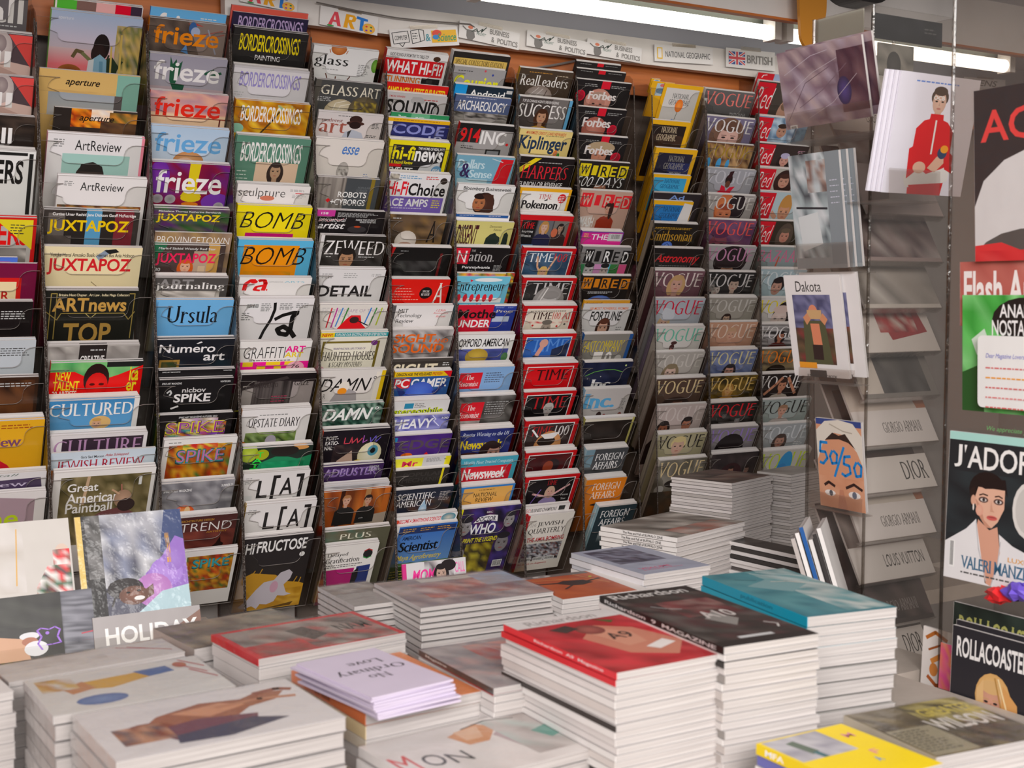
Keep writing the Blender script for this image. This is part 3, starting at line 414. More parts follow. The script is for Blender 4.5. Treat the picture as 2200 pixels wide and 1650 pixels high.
112|833|965|2|white and red cover with black loudspeaker|c01c1c|!B eceaea;T b 333 6 4 68 9 RADIO ROUND-UP FROM TINY TO TABLE-TOP;E 82 8 6 4 4a3020;R 0 12 96 36 d81a24;T B f6f4f4 3 15 94 33 WHAT HI-FI?;T B f0821c 2 38 62 49 STUNNING;T B 1c1a1a 2 52 60 64 SPEAKERS;R 64 38 94 99 222;R 72 40 82 90 3a3a3a;E 74 66 8 8 444
181|833|965|0|red banner cover with yellow headline|b81818|!B d81c1c;T B f4d820 3 6 96 19 SAMSUNG'S LATEST FLIP RATED;R 0 22 100 60 d8d4d4
203|833|962|1|pale grey cover, heavy black title, headphones|b8b4b4|!B c4c0c0;T b b83a3a 4 4 30 7 7 MORE WINNERS;E 52 10 12 6 aaa;T B 1e1c1c 2 10 88 32 SOUND;E 84 24 7 10 222;E 84 24 4 7 bbb;R 42 4 58 12 b0acac;T B 1e1c1c 2 36 90 50 VISION;L 62 7 30 1 b83a3a
245|842|966|0|green banner with three white headings|2a7a50|!B 30905c;R 34 0 66 30 6ab488;T b eee 12 4 26 9 Threat;T b eee 4 11 32 16 Management;T b eee 42 5 58 10 MySQL;T b eee 40 12 60 17 Migration;T b eee 72 6 94 11 Kubescape
257|836|968|2|navy cover, yellow band, lilac rounded title|e0b020|B 2a2e6a;R 0 0 100 9 f0b818;L 8 3 88 1 a85a20;R 0 9 8 99 e4e0e4;T B 8a90d0 10 14 94 40 CODE;T b b8bce0 70 42 92 50 10
304|840|975|3|yellow framed cover, white turntable|d8c414|B f0e018;R 6 8 94 99 2c2a2c;T B f0e018 8 10 44 34 hi-fi;T B f4f2f2 45 17 92 36 news;T b eee 48 10 92 15 THE HOME OF REAL HI-FI;T b f0e018 8 36 44 42 & Record Review;R 6 42 26 47 e02028;T B eee 6 48 46 58 SVELTE;P d0d0d4 52 60 58 44 90 36 92 70 52 70;E 86 52 9 10 6a9ac0;T b eee 80 48 92 53 EISA
373|839|970|2|white cover, red and black title, purple band|7a5ac0|B e8e6e8;N 1 2 16 10 5 3 4 a09a98 d0c8b8 6a625c;L 18 4 36 2 6aa0c8 3;L 60 4 26 2 d04a4a 3;E 90 10 6 5 3a302c;T B e02030 1 13 34 34 Hi-Fi;T B 1e1c1e 35 15 96 34 Choice;R 0 36 96 60 7a62b8;T B eeecf2 2 39 72 51 ACE AMPS;L 2 53 70 1 d0c8e8;L 78 40 16 4 e8d840 3.4
462|839|961|1|brown blurred cover with white haired head|5a4636|B 5a4632;N 0 0 100 60 8 6 5 4a3a2a 6a5440 8a6a40 3a2e24;T S 1c1816 72 10 88 48 A;L 6 6 18 1 bbb;E 36 46 19 18 c8beb4 e0d8d0;E 36 56 15 8 b08a78
532|845|972|2|black cover with dim grey smoke|8a1c1c|B 181616;N 10 24 80 60 7 4 5 181616 3a3838 242222 4a4a48;L 14 6 16 1 999;R 82 10 86 60 6a1a1c;P b01c1c 0 0 5 0 0 20
600|843|969|2|red cover, black round seal and white letter|c01c18|B e01c14;L 10 20 32 1 f0b0a0;L 8 26 32 1 f0b0a0;L 6 32 38 1 f0b0a0;L 5 38 36 1 f0b0a0;L 4 44 50 1 f0b0a0;E 62 30 11 13 1c1616;T S eee 56 24 68 29 SPECIAL;T S eee 55 31 69 36 RE ISSUE;T S f2ece4 76 8 94 54 A
656|846|977|1|white cover with three line black title|6a6668|B ebe7e7;R 0 0 5 99 5a5658;T - 222 10 8 26 17 MIT;T - 222 9 19 50 30 Technology;T - 222 9 31 38 40 Review;T i e03c44 72 9 88 14 125th;T i e03c44 68 16 94 21 Anniversary;T i e03c44 74 23 90 28 Issue
709|843|982|2|grey photo cover, orange wide title|c0bcbc|B b8b2b2;N 0 0 100 60 10 7 5 a09a9a d0caca 6a6464 8a8484 b8b2b2;T B f06a1c 6 8 72 25 SIGHT;T B f06a1c 70 18 94 26 AND;T B f06a1c 4 28 90 46 SOUND
770|844|975|0|dark cover with cream title tops|8a8278|!B 3a3430;R 0 0 100 5 4a4440;T B e0d4b8 4 9 76 30 SIGHT;L 84 8 12 2 ddd
798|850|972|2|yellow banner above a blue armoured horse head|d8a41c|B 2f5a9a;R 0 0 94 10 f0c418;P d81c28 84 0 100 0 100 14;T B 222 3 2 64 8 DRAGON AGE: THE VEILGUARD;T B d05a1c 66 2 84 8 PREVIEW;R 2 13 30 32 d81c28;T B f4f2f4 4 14 28 31 PC;T B f4f2f4 32 14 96 31 GAMER;E 50 46 26 26 3f5ac0 5a80e0;P 2a3a80 18 50 4 24 26 40;P 2a3a80 78 50 98 20 72 40;E 50 60 14 8 8a5ac0
861|845|968|3|white cover, black and lime brush title|c8c4c4|!B dcdadA;R 20 4 36 14 2a8ab0;L 38 5 22 3 666 3;T B 2a2a22 3 14 90 28 stereophile;T b c8d820 4 13 91 27 stereophile
892|846|968|1|violet lightning cover with white jagged title|4a4a9a|B 5a5ab0;N 0 0 100 50 8 5 5 5a5ab0 8a8ad0 3a3a80 a8a8e0;T B eeeef4 2 10 72 38 HEAVY;Z e0e0ff 1 68 2 76 14 72 18 84 34;T b eee 86 8 98 14 100
934|846|973|3|deep purple cover with dark wide title|4a2a7a|B 4c2a80;N 0 0 100 60 6 4 5 4c2a80 5a348c 40246c;T B 5a4a5a 12 12 98 36 EDGE;E 28 50 10 6 e8701c;P e02828 58 50 62 44 66 52;R 0 4 6 16 2a8ac0
983|848|970|1|yellow cover with red letter, white side|d8cc2a|B ece83a;R 50 0 90 40 d0ced0;T B d82858 14 10 42 30 Mr;L 56 4 28 5 888 3;P 222 88 10 92 10 92 12 88 12;R 92 0 100 60 e8d820
1008|850|967|3|charcoal cover with cream capital tops|b8b0a8|!B 2e2a28;T B 3c3836 16 6 90 14 POPULAR;T B 3c3836 16 17 90 26 MECHANIC;T B d8c09a 4 34 76 50 MILLIONS;R 86 0 90 60 e8d820
1049|851|976|1|midnight blue cover, white serif title, blue flask|c4bcb4|B 252a3a;N 0 20 100 60 8 5 5 252a3a 3a3434 5a3a2a 2a3048;T S f4f0f0 6 9 70 23 SCIENTIFIC;T S f4f0f0 6 25 66 38 AMERICAN;L 78 10 18 6 b8b0b0 3.4;E 54 46 7 12 a0c0d8 d0e0f0;P a8c8e0 50 40 54 22 58 40;T b eee 2 50 16 58 How
1106|851|985|2|white cover with red headline and lime letters|e8e4e2|!B eceaea;T B d8283a 6 5 74 12 BECOME A SMARTPHONE SCIENTIST;E 3 9 3 4 d8482a;E 86 8 12 8 3a8aa0 d0c8b8;T B 90c81c 10 14 70 28 HOW IT
1127|851|985|2|blue sky cover with jungle and yellow headline|d8d4cc|B 2f6ac0 6a9ad8;R 6 3 98 14 2a3a6a;L 12 5 22 2 d8a040;L 40 5 22 2 d8a040;L 68 5 26 2 d8a040;R 0 0 5 140 e4e0dc;T b 1a2a4a 14 18 44 25 AMERICAN;T Sb 12161c 12 28 76 46 Scientist;T bi f0d860 12 52 86 64 Maya Agroforestry;N 6 66 100 140 11 9 6 2f4a20 3f6a2a 567a38 24381a;N 6 66 100 72 9 2 3 8ab0d8 4a6a38 6a8a50;L 8 80 40 4 e0d860 5;R 56 76 84 82 b06a4a
#979|1117|28|3.56
116|976|1098|2|black cover with gold band and white serif|ddd|!B 2a2624;R 3 9 96 21 d8b860;T S 3a2c18 6 11 90 19 SPECIAL COLLECTORS EDITION;T S f2eeee 6 26 94 48 QUEEN
147|978|1088|1|grey cover with yellow soft title|8a8888|!B a4a2a4;L 8 6 30 1 444;E 60 4 2 2 d84a5a;E 76 10 2 2 3a4aa0;T B ecea28 4 14 90 38 Courier
186|980|1105|1|dark teal cover with white rounded title|1c7ab0|B 1c2c3c;R 0 0 20 60 1c9ae0;T b f0f0f0 26 12 86 34 Android;R 88 6 98 16 ccc
208|981|1100|1|slate blue cover, white title, ancient frieze|4a5a80|B 56648c;L 18 3 70 1 ccd;T b f2f0f0 5 10 94 30 ARCHAEOLOGY;R 0 34 100 99 9a9490;N 0 34 100 46 14 4 5 4a4644 b0aaa4 3a3634 8a847e;N 0 48 100 60 10 3 8 a8a29c 7a746e 908a84;L 2 56 40 2 eee
268|990|1110|1|grey room photo, red and white heavy title|c02020|B a8a4a4;R 0 0 100 10 1e1c1c;R 0 10 40 34 2a2626;T B e02024 4 8 40 34 914;T B f2f0f0 42 12 88 36 INC;E 93 34 2.6 2.6 e02024;R 56 44 84 64 2a2a2a;R 59 47 81 62 8a8c90;L 10 40 30 2 333;R 0 58 100 70 b8b4b4
336|984|1108|1|pale blue cover with red right block|6a9ab0|B 78acc4;T Sb c8e0ea 4 8 50 26 Dollars;T Sb c8e0ea 26 28 66 44 Sense;T Sb 3a2a5a 10 16 28 44 &;P d81c28 76 4 98 4 94 60 68 60;Z c8d8e0 .8 60 4 80 10;R 8 46 60 56 b0ccd4
398|986|1110|1|white cover, bold title, woman looking up|c4c0c0|B eae8e8;T b 1c1a1c 10 4 94 13 Bloomberg Businessweek;E 50 36 19 22 3a2420 5a382c;F 42 36 30 b8744a 2a1a18;P 4a2c22 44 18 64 18 70 50 58 58 56 34
461|981|1096|1|white cover with blue top band|2a5a9a|B ece8e8;R 0 1 97 10 2a5a9e;L 6 4 30 1 ccd;L 60 4 30 1 ccd
476|983|1106|1|pale olive cover, wavy brown title, dark figures|b0a458|B d4ca7c;T Bt 4a1c24 4 8 40 56 DISSENT;T i 4a3a2a 58 8 80 13 Democratic;T i 4a3a2a 66 15 80 20 Futures;P 24302a 54 60 56 36 62 28 70 24 74 30 80 34 82 60;P 24302a 84 60 86 26 90 22 94 28 96 60
532|982|1098|2|black cover, red square with serif initial|b81c2c|B 1c181a;R 0 2 26 38 d81c34;T S f4f0f0 4 8 22 34 N;T S b8b4b4 27 10 74 32 ation.;T S b8b4b4 28 5 36 10 THE;T b f2f0f0 18 42 70 50 Pennsylvania;T b f2f0f0 30 52 60 59 Rising?;L 76 40 16 5 999 3
586|982|1107|0|colourful striped cover edge|c08a30|B e8e0d0;N 0 2 100 22 14 2 5 d83a30 e8c030 3a6ad0 c03a8a 3a9a4a f0a030 5a3a2a;N 84 0 100 99 3 14 9 d83a30 e8c030 222 3a6a3a 222
594|982|1098|1|sky blue cover, black italic serif title|d0d4d8|B 72c4e0;E 60 7 26 4 eef2f4;P e02838 26 6 32 8 28 12;T S 14181c 3 10 94 36 Entrepreneur;R 4 44 92 54 eee;E 12 44 4 8 e02838;E 24 44 4 8 e02838;E 36 44 4 8 e02838;E 48 44 4 8 e02838;E 60 44 4 8 e02838;E 72 44 4 8 e02838;T Sb 222 12 56 76 63 Americas Favorite
655|985|1062|1|red cover with black title and white capitals|a81428|B d01834;T B 1c1416 4 12 110 36 Mothe;T B eee 2 40 100 60 UNDER
654|1034|1112|0|royal blue cover with thin cream title|2a3480|B 2c3e98;R 0 0 99 9 f0e8e8;L 8 12 26 3 8aa0e0 3;L 42 12 26 3 8aa0e0 3;L 76 12 20 3 8aa0e0 3;T S e8dcb8 26 32 44 44 The;T S e8dcb8 46 28 96 46 Progr;R 40 62 86 90 b8c4d8
719|986|1108|2|white cover, condensed black title, tree at dusk|b0acac|B 3a4a90;R 0 0 100 25 ecebeb;T b 1e1c1e 4 7 92 21 OXFORD AMERICAN;R 94 0 100 99 ecebeb;N 0 25 94 60 9 6 5 3a4a90 5a60a8 2f3a70 4a50a0;E 40 38 20 14 a88a2a c8a840;R 38 48 42 60 2a2420;E 90 40 6 8 4a7a4a;N 0 54 94 64 9 2 3 222 6a5aa0 333
789|988|1107|5|pale blue cover with red parallelogram title|6a8ac0|B 86aede;R 4 10 44 42 dc1c2c;T S f4f0f0 16 15 30 24 The;T S f4f0f0 6 27 40 37 Economist;L 50 11 36 5 445 4.4;E 44 64 4 6 c8243c
851|988|1110|3|dark grey photo, red parallelogram title|aaa|B 4a4644;N 0 0 100 60 8 6 5 3a3634 5a5654 2a2624 8a8684;N 0 30 46 60 5 3 7 b8b2b0 8a8482 d0cac8;R 6 10 46 42 dc1c2c;T S f4f0f0 18 15 32 24 The;T S f4f0f0 8 27 42 37 Economist;L 50 10 40 6 aaa 4
922|990|1106|4|navy cover, yellow title, woman in profile|8a8aa0|B 2a3274;N 0 0 100 60 6 5 5 2a3274 343c84 1f2658;T Si d8e0f0 6 6 92 16 Russias Warning to the US;T SB e8cc14 6 22 84 40 Newsweek;E 64 48 20 24 2a1a1a;F 72 50 32 b88878 2a1a1a;E 26 62 24 12 8a6a58;E 26 54 22 8 4a2a24
982|992|1115|2|teal cover with red band and white title|3a9ab0|!B 4aa8c0;T S cfe8ee 6 5 92 13 Worlds Most Trusted Companies;R 0 16 92 46 d81c30;T SB f6f4f4 8 20 84 40 Newsweek;T B 2a1a1a 16 46 76 54 DEGREE OF;T B 1c1a1c 2 56 84 72 DOUBT
1043|992|1108|3|amber cover in blue frame, black capitals|3a7ac0|B 3a80c8;R 6 5 96 99 e4ac58;L 34 10 32 1 6a4a20;T - 1e1810 26 18 70 29 NATIONAL;T - 1e1810 32 31 64 42 REVIEW
1089|986|1128|2|violet collage cover with yellow headline|e8dc20|B 2a2440;N 0 0 100 140 12 16 5 2a2440 3a2a6a 1f1a2c 4a3a8a 5a2a5a 2a2a3a;R 0 0 4 30 e8e020;T b ddd 44 7 54 10 BBC;P f0eef0 26 26 34 16 50 13 64 15 66 26 50 23;T B 2a2440 30 16 62 24 DOCTOR;T B f0f0f4 22 28 66 46 WHO;T Bi f0e428 16 52 74 60 PRINT THE LEGEND;N 24 62 70 120 6 8 8 b8a42c 3a3420 e0d040 5a4a20 2a2420;F 14 32 28 a8a4a8 2a2830;F 86 26 24 b0acb0 3a3840;F 12 82 34 b8b4b8 2a2830;F 84 66 30 908c90 2a2830;K 78 96 16 12;N 10 118 90 130 8 2 4 c84a20 3a3420 e0d040
#1117|1245|28|3.56
151|1119|1236|1|brown cover, white serif title, grey hair|c09030|B 4a3c30;L 18 6 60 1 c8903c;L 70 9 24 1 c8b8a0;T S f2eeea 5 12 94 34 RealLeaders;E 44 56 26 24 8a7a70 b8b0ac;Z d0c8c4 .6 26 56 42 36;Z d0c8c4 .6 36 58 50 38;Z 5a4a44 .8 54 56 58 40
212|1118|1232|1|dark cover with brunette and tall white title|6ab0d8|B 4a4240;R 62 0 92 99 7a7472;R 94 0 100 99 68b0dc;T b e8e4e4 6 4 74 9 TOP 50 CHANGE AGENTS SPEARHEADING;T S f0ecea 3 11 92 36 SUCCESS;H 48 20 26 c89878 4a2c1c c89a38;T S eee 6 50 20 60 Eva
280|1119|1232|1|pale yellow cover with navy condensed title|c8b060|B ecd488;T bi d04a28 12 4 88 10 MAXIMIZE CREDIT CARD REWARDS;T B 223a5a 4 13 94 50 Kiplinger;L 50 11 42 1 8a7a50;E 76 48 4 8 d87a3c;E 82 52 3 6 3a8a3a
339|1120|1238|1|black cover, red serif title, yellow corner ribbon|888|B 201a1c;P f0d820 0 34 0 22 26 2 38 2;L 34 9 60 1 bbb;T St e02838 8 16 92 40 HARPERS;T b f2f0f0 4 46 88 55 REUNION OR REVENGE
405|1120|1230|1|white cover in yellow frame, bold serif title|d8a820|B f0b020;R 4 7 95 99 ece9e6;T St c03c3c 38 12 64 23 TIME;T SB 1c1a1c 8 26 80 44 Pokemon;P 1c1a1c 50 26 56 22 57 25 52 27;E 84 20 8 10 d8242c;L 78 15 12 4 eee 3.4;T S 555 4 46 82 51 The Games. The Shows. The Evolution.;R 4 52 95 54 ddd
463|1120|1234|5|red framed cover with two portraits|c81820|B d01820;R 6 9 94 99 4a484c;R 6 9 34 52 1c1a1c;T S d81c24 9 13 30 24 TIME;T S eee 9 27 30 32 Inspiring;T S eee 9 34 28 39 Women;R 36 9 64 52 6a6a70;R 66 9 94 99 7a7470;H 49 11 18 d8b09c b8884c 2a2a4a;H 80 14 15 b08a74 2a2020 3a2a2a;E 70 30 6 8 c86a4a;R 6 52 36 99 7aa0c8;R 36 54 66 99 7ac0e0
533|1126|1241|1|red framed blue cover, singer with raised arms|c81820|I 2f4c6a;N 9 8 91 70 7 6 5 2f4c6a 3f6080 24405a 5a6a80;T St e8ecf0 14 10 60 27 TIME;T St c83038 61 10 86 27 100;Z d8a888 1.6 30 16 34 36 44 52;Z d8a888 1.6 66 16 58 36 52 52;H 47 36 18 e0b090 d8b060 c09a50
597|1126|1241|2|red framed grey portrait with fallen hair|c81820|I 2a2828;T St c8c4c4 20 10 88 34 TIME;E 56 52 30 36 8a8684 b0acaa;F 58 56 44 c8c4c2 8a8684;Z aaa6a4 1.4 44 22 30 60;Z d8d4d2 1.2 50 20 36 62
657|1128|1246|5|red framed cream cover with red speckles|c81820|I e0d4c4;T S 3a1c1c 18 13 56 28 TIME;T St c01c24 57 13 72 28 100;T St c01c24 75 14 90 28 AI;L 14 10 70 1 555;N 10 32 90 36 12 1 3 e0d4c4 c83038 e0d4c4;F 50 46 26 a89a8c 6a625a;P 5a5450 36 62 44 56 58 56 64 62;E 24 40 2 2 c02020;E 30 50 2 2 c02020;E 70 42 2 2 c02020;E 78 52 2 2 c02020;E 84 38 2 2 333
717|1126|1240|3|red framed blue cover with raised fist|c81820|I 2a62b8;T St 5a90dc 20 10 88 34 TIME;P 1c1c28 16 60 30 40 38 42 40 60;Z d89a88 4 34 42 42 20;E 42 18 8 8 d8a090;P 1f2a4a 60 30 90 18 90 60 62 60;N 66 52 90 62 4 2 3 d83a3a eee 2a3a8a
781|1128|1247|6|bright red cover, thin white frame, dark title|b01018|I d8121c;T S 3a0c10 26 12 86 34 TIME
841|1127|1240|2|red framed black cover, grey haired man in suit|c81820|I 141214;T St b81c24 20 10 86 34 TIME;H 54 24 24 a09a96 b8b2ae 2a2828 1
902|1131|1248|2|red framed close face beside white numerals|c81820|I 3a2c2c;T St b82028 14 11 54 28 TIME;T St e0dcdc 58 11 86 30 100;E 52 50 26 30 c88a58 e0a870;F 48 60 46 c88a5c 2a2020;Z eee 1.5 16 16 30 30;P e8e4e4 34 26 70 22 60 34 44 34
970|1131|1241|4|red framed dark red painted profile|c81820|I 4a1418;N 9 8 91 70 7 6 5 4a1418 3a1014 5a1a1c;E 58 34 14 16 2a1c20;E 50 36 10 14 8a3a24;P 1f1618 40 60 48 48 62 48 70 60
1021|1131|1251|3|red framed black cover, singer with outstretched arms|c81820|I 1c181a;T St c01c24 42 10 60 19 TIME;H 52 22 18 d8a898 c8a890 a090c0;Z d8a8a8 1.8 48 42 20 34;Z d8a8a8 1.8 56 40 86 20;Z 8a6ac0 .7 18 60 34 26;T S eee 74 38 88 42 Person;T S eee 76 46 86 50 Year
1085|1128|1226|1|white cover with grey slanted headline|c8c0be|!B e8e2e0;T t c83a4a 4 6 14 14 50;T bi 4a4648 15 6 72 14 BUSINESS CHAMPIONS;R 76 4 90 14 2a2a2a;R 0 16 100 40 c03838
1104|1138|1236|1|cream cover, thin title, crowd photo, red headline|c01c24|B e6e0d8;R 0 0 3 140 c01c28;T S 3a3634 24 16 80 28 JEWISH;T S aaa4a0 8 18 22 26 THE;T S 3a3634 8 30 88 44 QUARTERLY;T B b81c2c 10 50 92 60 THE AMIA BOMBING;N 6 64 92 104 22 14 5 6a6a78 c8c8d0 3a3438 9a9aa8 8a4a3a d8d8de 2a2628;K 10 96 22 8;K 36 96 22 8;K 62 96 22 8;T b b81c2c 6 108 70 112 An attack on Argentina
#1245|1368|28|3.56
136|1230|1336|1|black cover edge with small red tab, topmost|222|B 262222;R 46 0 60 12 d81c2c;L 8 6 32 1 aaa;L 64 6 28 1 aaa
152|1238|1346|1|black cover edge with small red tab, middle|222|B 262222;R 44 0 58 12 d81c2c;L 8 6 32 1 aaa;L 64 6 28 1 aaa
175|1241|1359|2|black cover, pale forehead, red seal beside title|222|B 221e20;R 46 0 62 16 e01c34;L 16 8 28 2 aaa;L 64 8 30 2 aaa;E 46 44 24 28 c88a7a d8a090;F 46 50 40 c88a7a b09080;E 12 34 9 12 d81c3a;E 12 34 7 9.6 b01830;T SB e8e0de 26 22 78 40 Forbes
233|1243|1348|1|black cover, ruddy forehead, small seal at right|222|B 221e20;R 42 0 58 16 e01c34;L 16 8 26 2 aaa;L 62 8 30 2 aaa;E 42 44 24 26 a85a4c c08070;E 80 44 10 12 d81c3a;E 80 44 8 9.6 b01830;T SB e8e0de 16 20 74 40 Forbes
293|1245|1351|1|black cover, fair haired face, small red seal|222|B 221e20;R 46 0 62 16 e01c34;L 16 10 28 2 aaa;L 64 10 30 2 aaa;E 50 26 28 14 b8a080;F 50 44 42 c88a70 b8a080;E 84 46 10 12 d81c3a;E 84 46 8 9.6 b01830;T SB e8e0de 18 22 76 42 Forbes
348|1247|1356|1|black cover with yellow letter tiles and white scrawl|c8b818|B 2a2422;R 3 5 24 30 ecd41c;R 42 6 62 30 ecd41c;R 80 6 98 30 ecd41c;T b 222 6 8 22 27 W;T b ecd41c 28 8 38 27 I;T b 222 46 9 59 28 R;T b ecd41c 64 9 76 28 E;T b 222 83 9 96 28 D;F 52 56 34 b0765c 222;T ti eee 2 30 96 50 500 DAYS
411|1251|1362|1|tan cover, red letter tiles, woman in rust jumper|c8a890|B c8a494;R 3 4 25 27 e82a34;R 46 5 66 27 e82a34;R 82 6 100 28 e82a34;T b d8b4a4 6 7 22 24 W;T b e82a34 30 7 40 24 I;T b d8b4a4 49 8 63 25 R;T b e82a34 68 8 80 26 E;T b d8b4a4 85 9 97 26 D;H 60 20 18 d0a088 3a2420 a0341f 1;E 66 32 4 14 3a2420;P d8c8c0 6 44 34 40 36 62 2 62;T b eee 8 44 38 60 SMASH
498|1252|1341|3|magenta cover with white capitals and purple frame|6a2a8a|B 7a3a9a;R 2 4 98 99 d82a90;T b f0e8f0 24 10 64 30 THE;R 64 6 98 34 c8c4c8;K 70 8 24 20;L 6 8 14 4 f0d840 4
531|1253|1358|2|grey cover with black letter tiles and coloured portraits|3a3a3a|B 8a8888;R 8 5 26 32 1f1d1e;R 46 5 64 32 1f1d1e;R 84 6 100 33 1f1d1e;T b eee 10 8 24 29 W;T b 1f1d1e 30 8 40 29 I;T b eee 49 8 61 29 R;T b 1f1d1e 67 9 79 30 E;T b eee 87 9 98 30 D;R 0 34 14 99 3a8a58;R 14 34 34 99 8a8a8a;R 34 34 48 99 d090c0;R 48 34 66 99 60c0e0;R 66 34 84 99 3a7a40;R 84 34 100 99 e05a90;F 24 48 26 c8c4c4 222;F 56 48 24 c8b8b0 222
593|1254|1358|1|black cover with orange letter tiles and globe|2a2422|B 241e1c;R 2 4 22 30 d8821c;R 40 5 58 30 d8821c;R 80 6 99 31 d8821c;T b 222 4 7 20 27 W;T b d8821c 26 7 36 27 I;T b 222 43 8 55 28 R;T b d8821c 62 8 75 28 E;T b 222 83 9 95 29 D;L 18 37 56 2 ccc 3;E 46 62 26 16 4a6ab8 8aa0d8;E 40 58 12 5 b06a4a
645|1256|1355|0|amber cover edge with dark script|c8901c|B d89a2c;T Si 3a2a18 6 7 40 15 General
653|1256|1359|3|white cover, black title, smiling woman|b8b4b2|B d8d6d6;T b e87a3c 14 6 94 11 100 MOST POWERFUL WOMEN;T b 222 20 14 84 32 FORTUNE;E 52 46 15 20 3a2018;F 52 46 28 d8a890 5a3020;P 2a2020 30 64 44 58 60 58 72 64;L 4 48 14 4 888 4;L 80 44 14 4 888 4
718|1257|1362|2|grey cover with yellow italic title and numerals|2a5a9a|B 8a8680;R 93 0 100 99 2a5aa0;T S dcc41c 4 13 86 36 FASTCOMPANY;T B e8e4e0 30 36 48 62 1;T B e8e4e0 54 36 68 62 0;E 8 54 6 6 c8c4c0;E 82 50 7 7 c8c4c0
778|1258|1362|2|midnight blue cover, green arc text, white title|2a3048|B 1f2440;N 0 0 100 60 8 6 3 1f2440 262c4c 181c34;Z 6ab04a .7 8 28 24 20 44 16 64 16 84 22;E 86 8 2 2 c8d890;T SB f0eeee 24 36 72 56 Inc.;E 14 34 1 1 ccc;E 40 30 1 1 ccc
836|1259|1358|2|pale grey cover, sky blue title, small crowd|8ab0c8|B c4bebc;T SB 5aa8d8 2 8 72 38 Inc.;E 26 60 5 8 5a3a30;E 44 54 6 9 3a2a28;E 56 58 5 8 a04a44;E 68 60 4 6 4a3a34;E 90 56 5 8 8a4a40;R 0 62 100 70 3a2a2a;L 84 20 12 8 777 3
898|1259|1368|2|near black cover with red footline|b0a858|B 2c2420;R 93 0 97 99 c0b868;R 0 0 93 5 e0d8c8;T S 3f3430 22 10 80 24 THE NEW;T S 3f3430 20 26 86 42 REPUBLIC;N 0 8 90 60 7 5 6 2c2420 342a26 241d1a;T B c82430 4 48 76 53 AMERICAS AUTHORITARIANISM
964|1262|1352|4|dark grey cover, white serif title, pale edge|a8c4d0|B 4a4c50;R 0 0 20 99 7a98a8;N 0 40 100 70 6 4 5 3a3c40 5a5c60 6a6c70;T S f2f0f0 26 10 92 26 FOREIGN;T S f2f0f0 26 29 84 46 AFFAIRS
1028|1262|1348|4|orange cover with white serif title|d8a870|B e8841c;T S f6e8dc 20 10 88 27 FOREIGN;T S f6e8dc 20 31 82 48 AFFAIRS;E 46 62 20 3 333
1086|1288|1370|3|dark teal cover with white serif title|9ac0cc|B 2c3c44;T S f2f0f0 10 10 84 28 FOREIGN;T S f2f0f0 12 32 78 48 AFFAIRS;N 20 48 90 90 7 5 3 3a4a50 5a6a70 2c3c44 8a9498
#1404|1520|26|3.56
168|1375|1420|0|yellow framed copy peeking out behind others|d8a41c|B f0b41c;R 30 12 90 99 c8d8e4;E 60 30 20 12 7aa0c8
176|1402|1450|0|yellow framed copy with pale blue picture|d8a41c|B f0b41c;R 24 12 90 99 b8ccd8;E 50 26 12 10 e07070;E 50 64 26 20 6a8aa8
183|1428|1512|3|yellow framed white cover with orange flower|d8a41c|B f4b81c;R 8 8 92 120 dcd8d6;T S 333 28 18 70 28 NATIONAL;T S 333 22 30 74 41 GEOGRAPHIC;E 50 42 10 13 f0741c f8a04a;Z 4a5a4a .6 50 54 46 80;E 36 80 6 6 4a7ac0;E 46 82 5 5 5a8ad0;E 56 80 7 6 4a70b8;E 42 74 4 5 5a80c8
260|1398|1486|1|yellow framed black cover, cream title|d8a41c|B f4b81c;R 5 9 90 120 2a1f1c;N 5 30 90 60 6 4 3 2a1f1c 3a2a22 4a3428;T S dcc8a8 30 12 70 25 NATIONAL;T S dcc8a8 22 28 72 42 GEOGRAPHIC
320|1411|1500|1|yellow framed midnight cover, grey title|d8a41c|B f4b81c;R 9 10 91 120 28263a;R 40 30 91 120 2a3060;T S 9a9690 36 15 74 28 NATIONAL;T S 9a9690 28 31 78 45 GEOGRAPHIC;T b ccc 46 51 74 55 EXPLORING;T B eee 40 58 84 68 ORLANDO
376|1401|1486|1|yellow framed bright cyan cover|d8a41c|B f4b81c;R 6 10 90 120 3aa4d8 5ac0e4;T S 1a4a80 34 14 74 27 NATIONAL;T S 1a4a80 26 31 76 45 GEOGRAPHIC
414|1402|1508|0|dark aubergine cover with blue letter tops|3a2e34|B 2e262a;R 0 0 100 3 b0a8a4;T b 7a9ad8 36 9 66 24 Ad
432|1403|1491|1|yellow framed deep blue cover, torn white edge|d8a41c|B f4b81c;R 7 10 82 120 2a7ac0;P e4e0de 78 4 100 8 98 60 70 60;T S 1a3a60 30 14 72 27 NATIONAL;T S 1a3a60 24 30 72 44 GEOGRAPHIC;E 40 62 6 4 e0801c
481|1404|1502|2|black cover, gold serif title, blue rose|cfc8b8|B 241e1a;L 6 9 88 2 c89a2c 3;T S c8962c 2 16 94 40 Smithsonian;E 42 52 12 11 4a70c8 7a9ae8;Z 2a4a90 .8 36 50 42 46 48 52;L 56 56 22 2 eee
534|1407|1513|2|black cover with red condensed title|333|B 221c1c;T bi e02830 6 14 96 42 Astronomy;L 18 44 60 1 999
582|1407|1518|3|mauve cover with blonde between title letters|c8bcb8|B 7a5660 6a4650;V e8d8d4;H 50 10 34 d8a898 c8a070 8a5a5a
641|1408|1518|1|grey blue cover, crimson title, pale hat|c8c8cc|B b4bac4;V d02040;H 30 36 24 d8b0a0 d0b080 b4bac4;E 34 36 14 9 c8ccd4;P c8ccd4 20 38 24 18 46 24 46 40
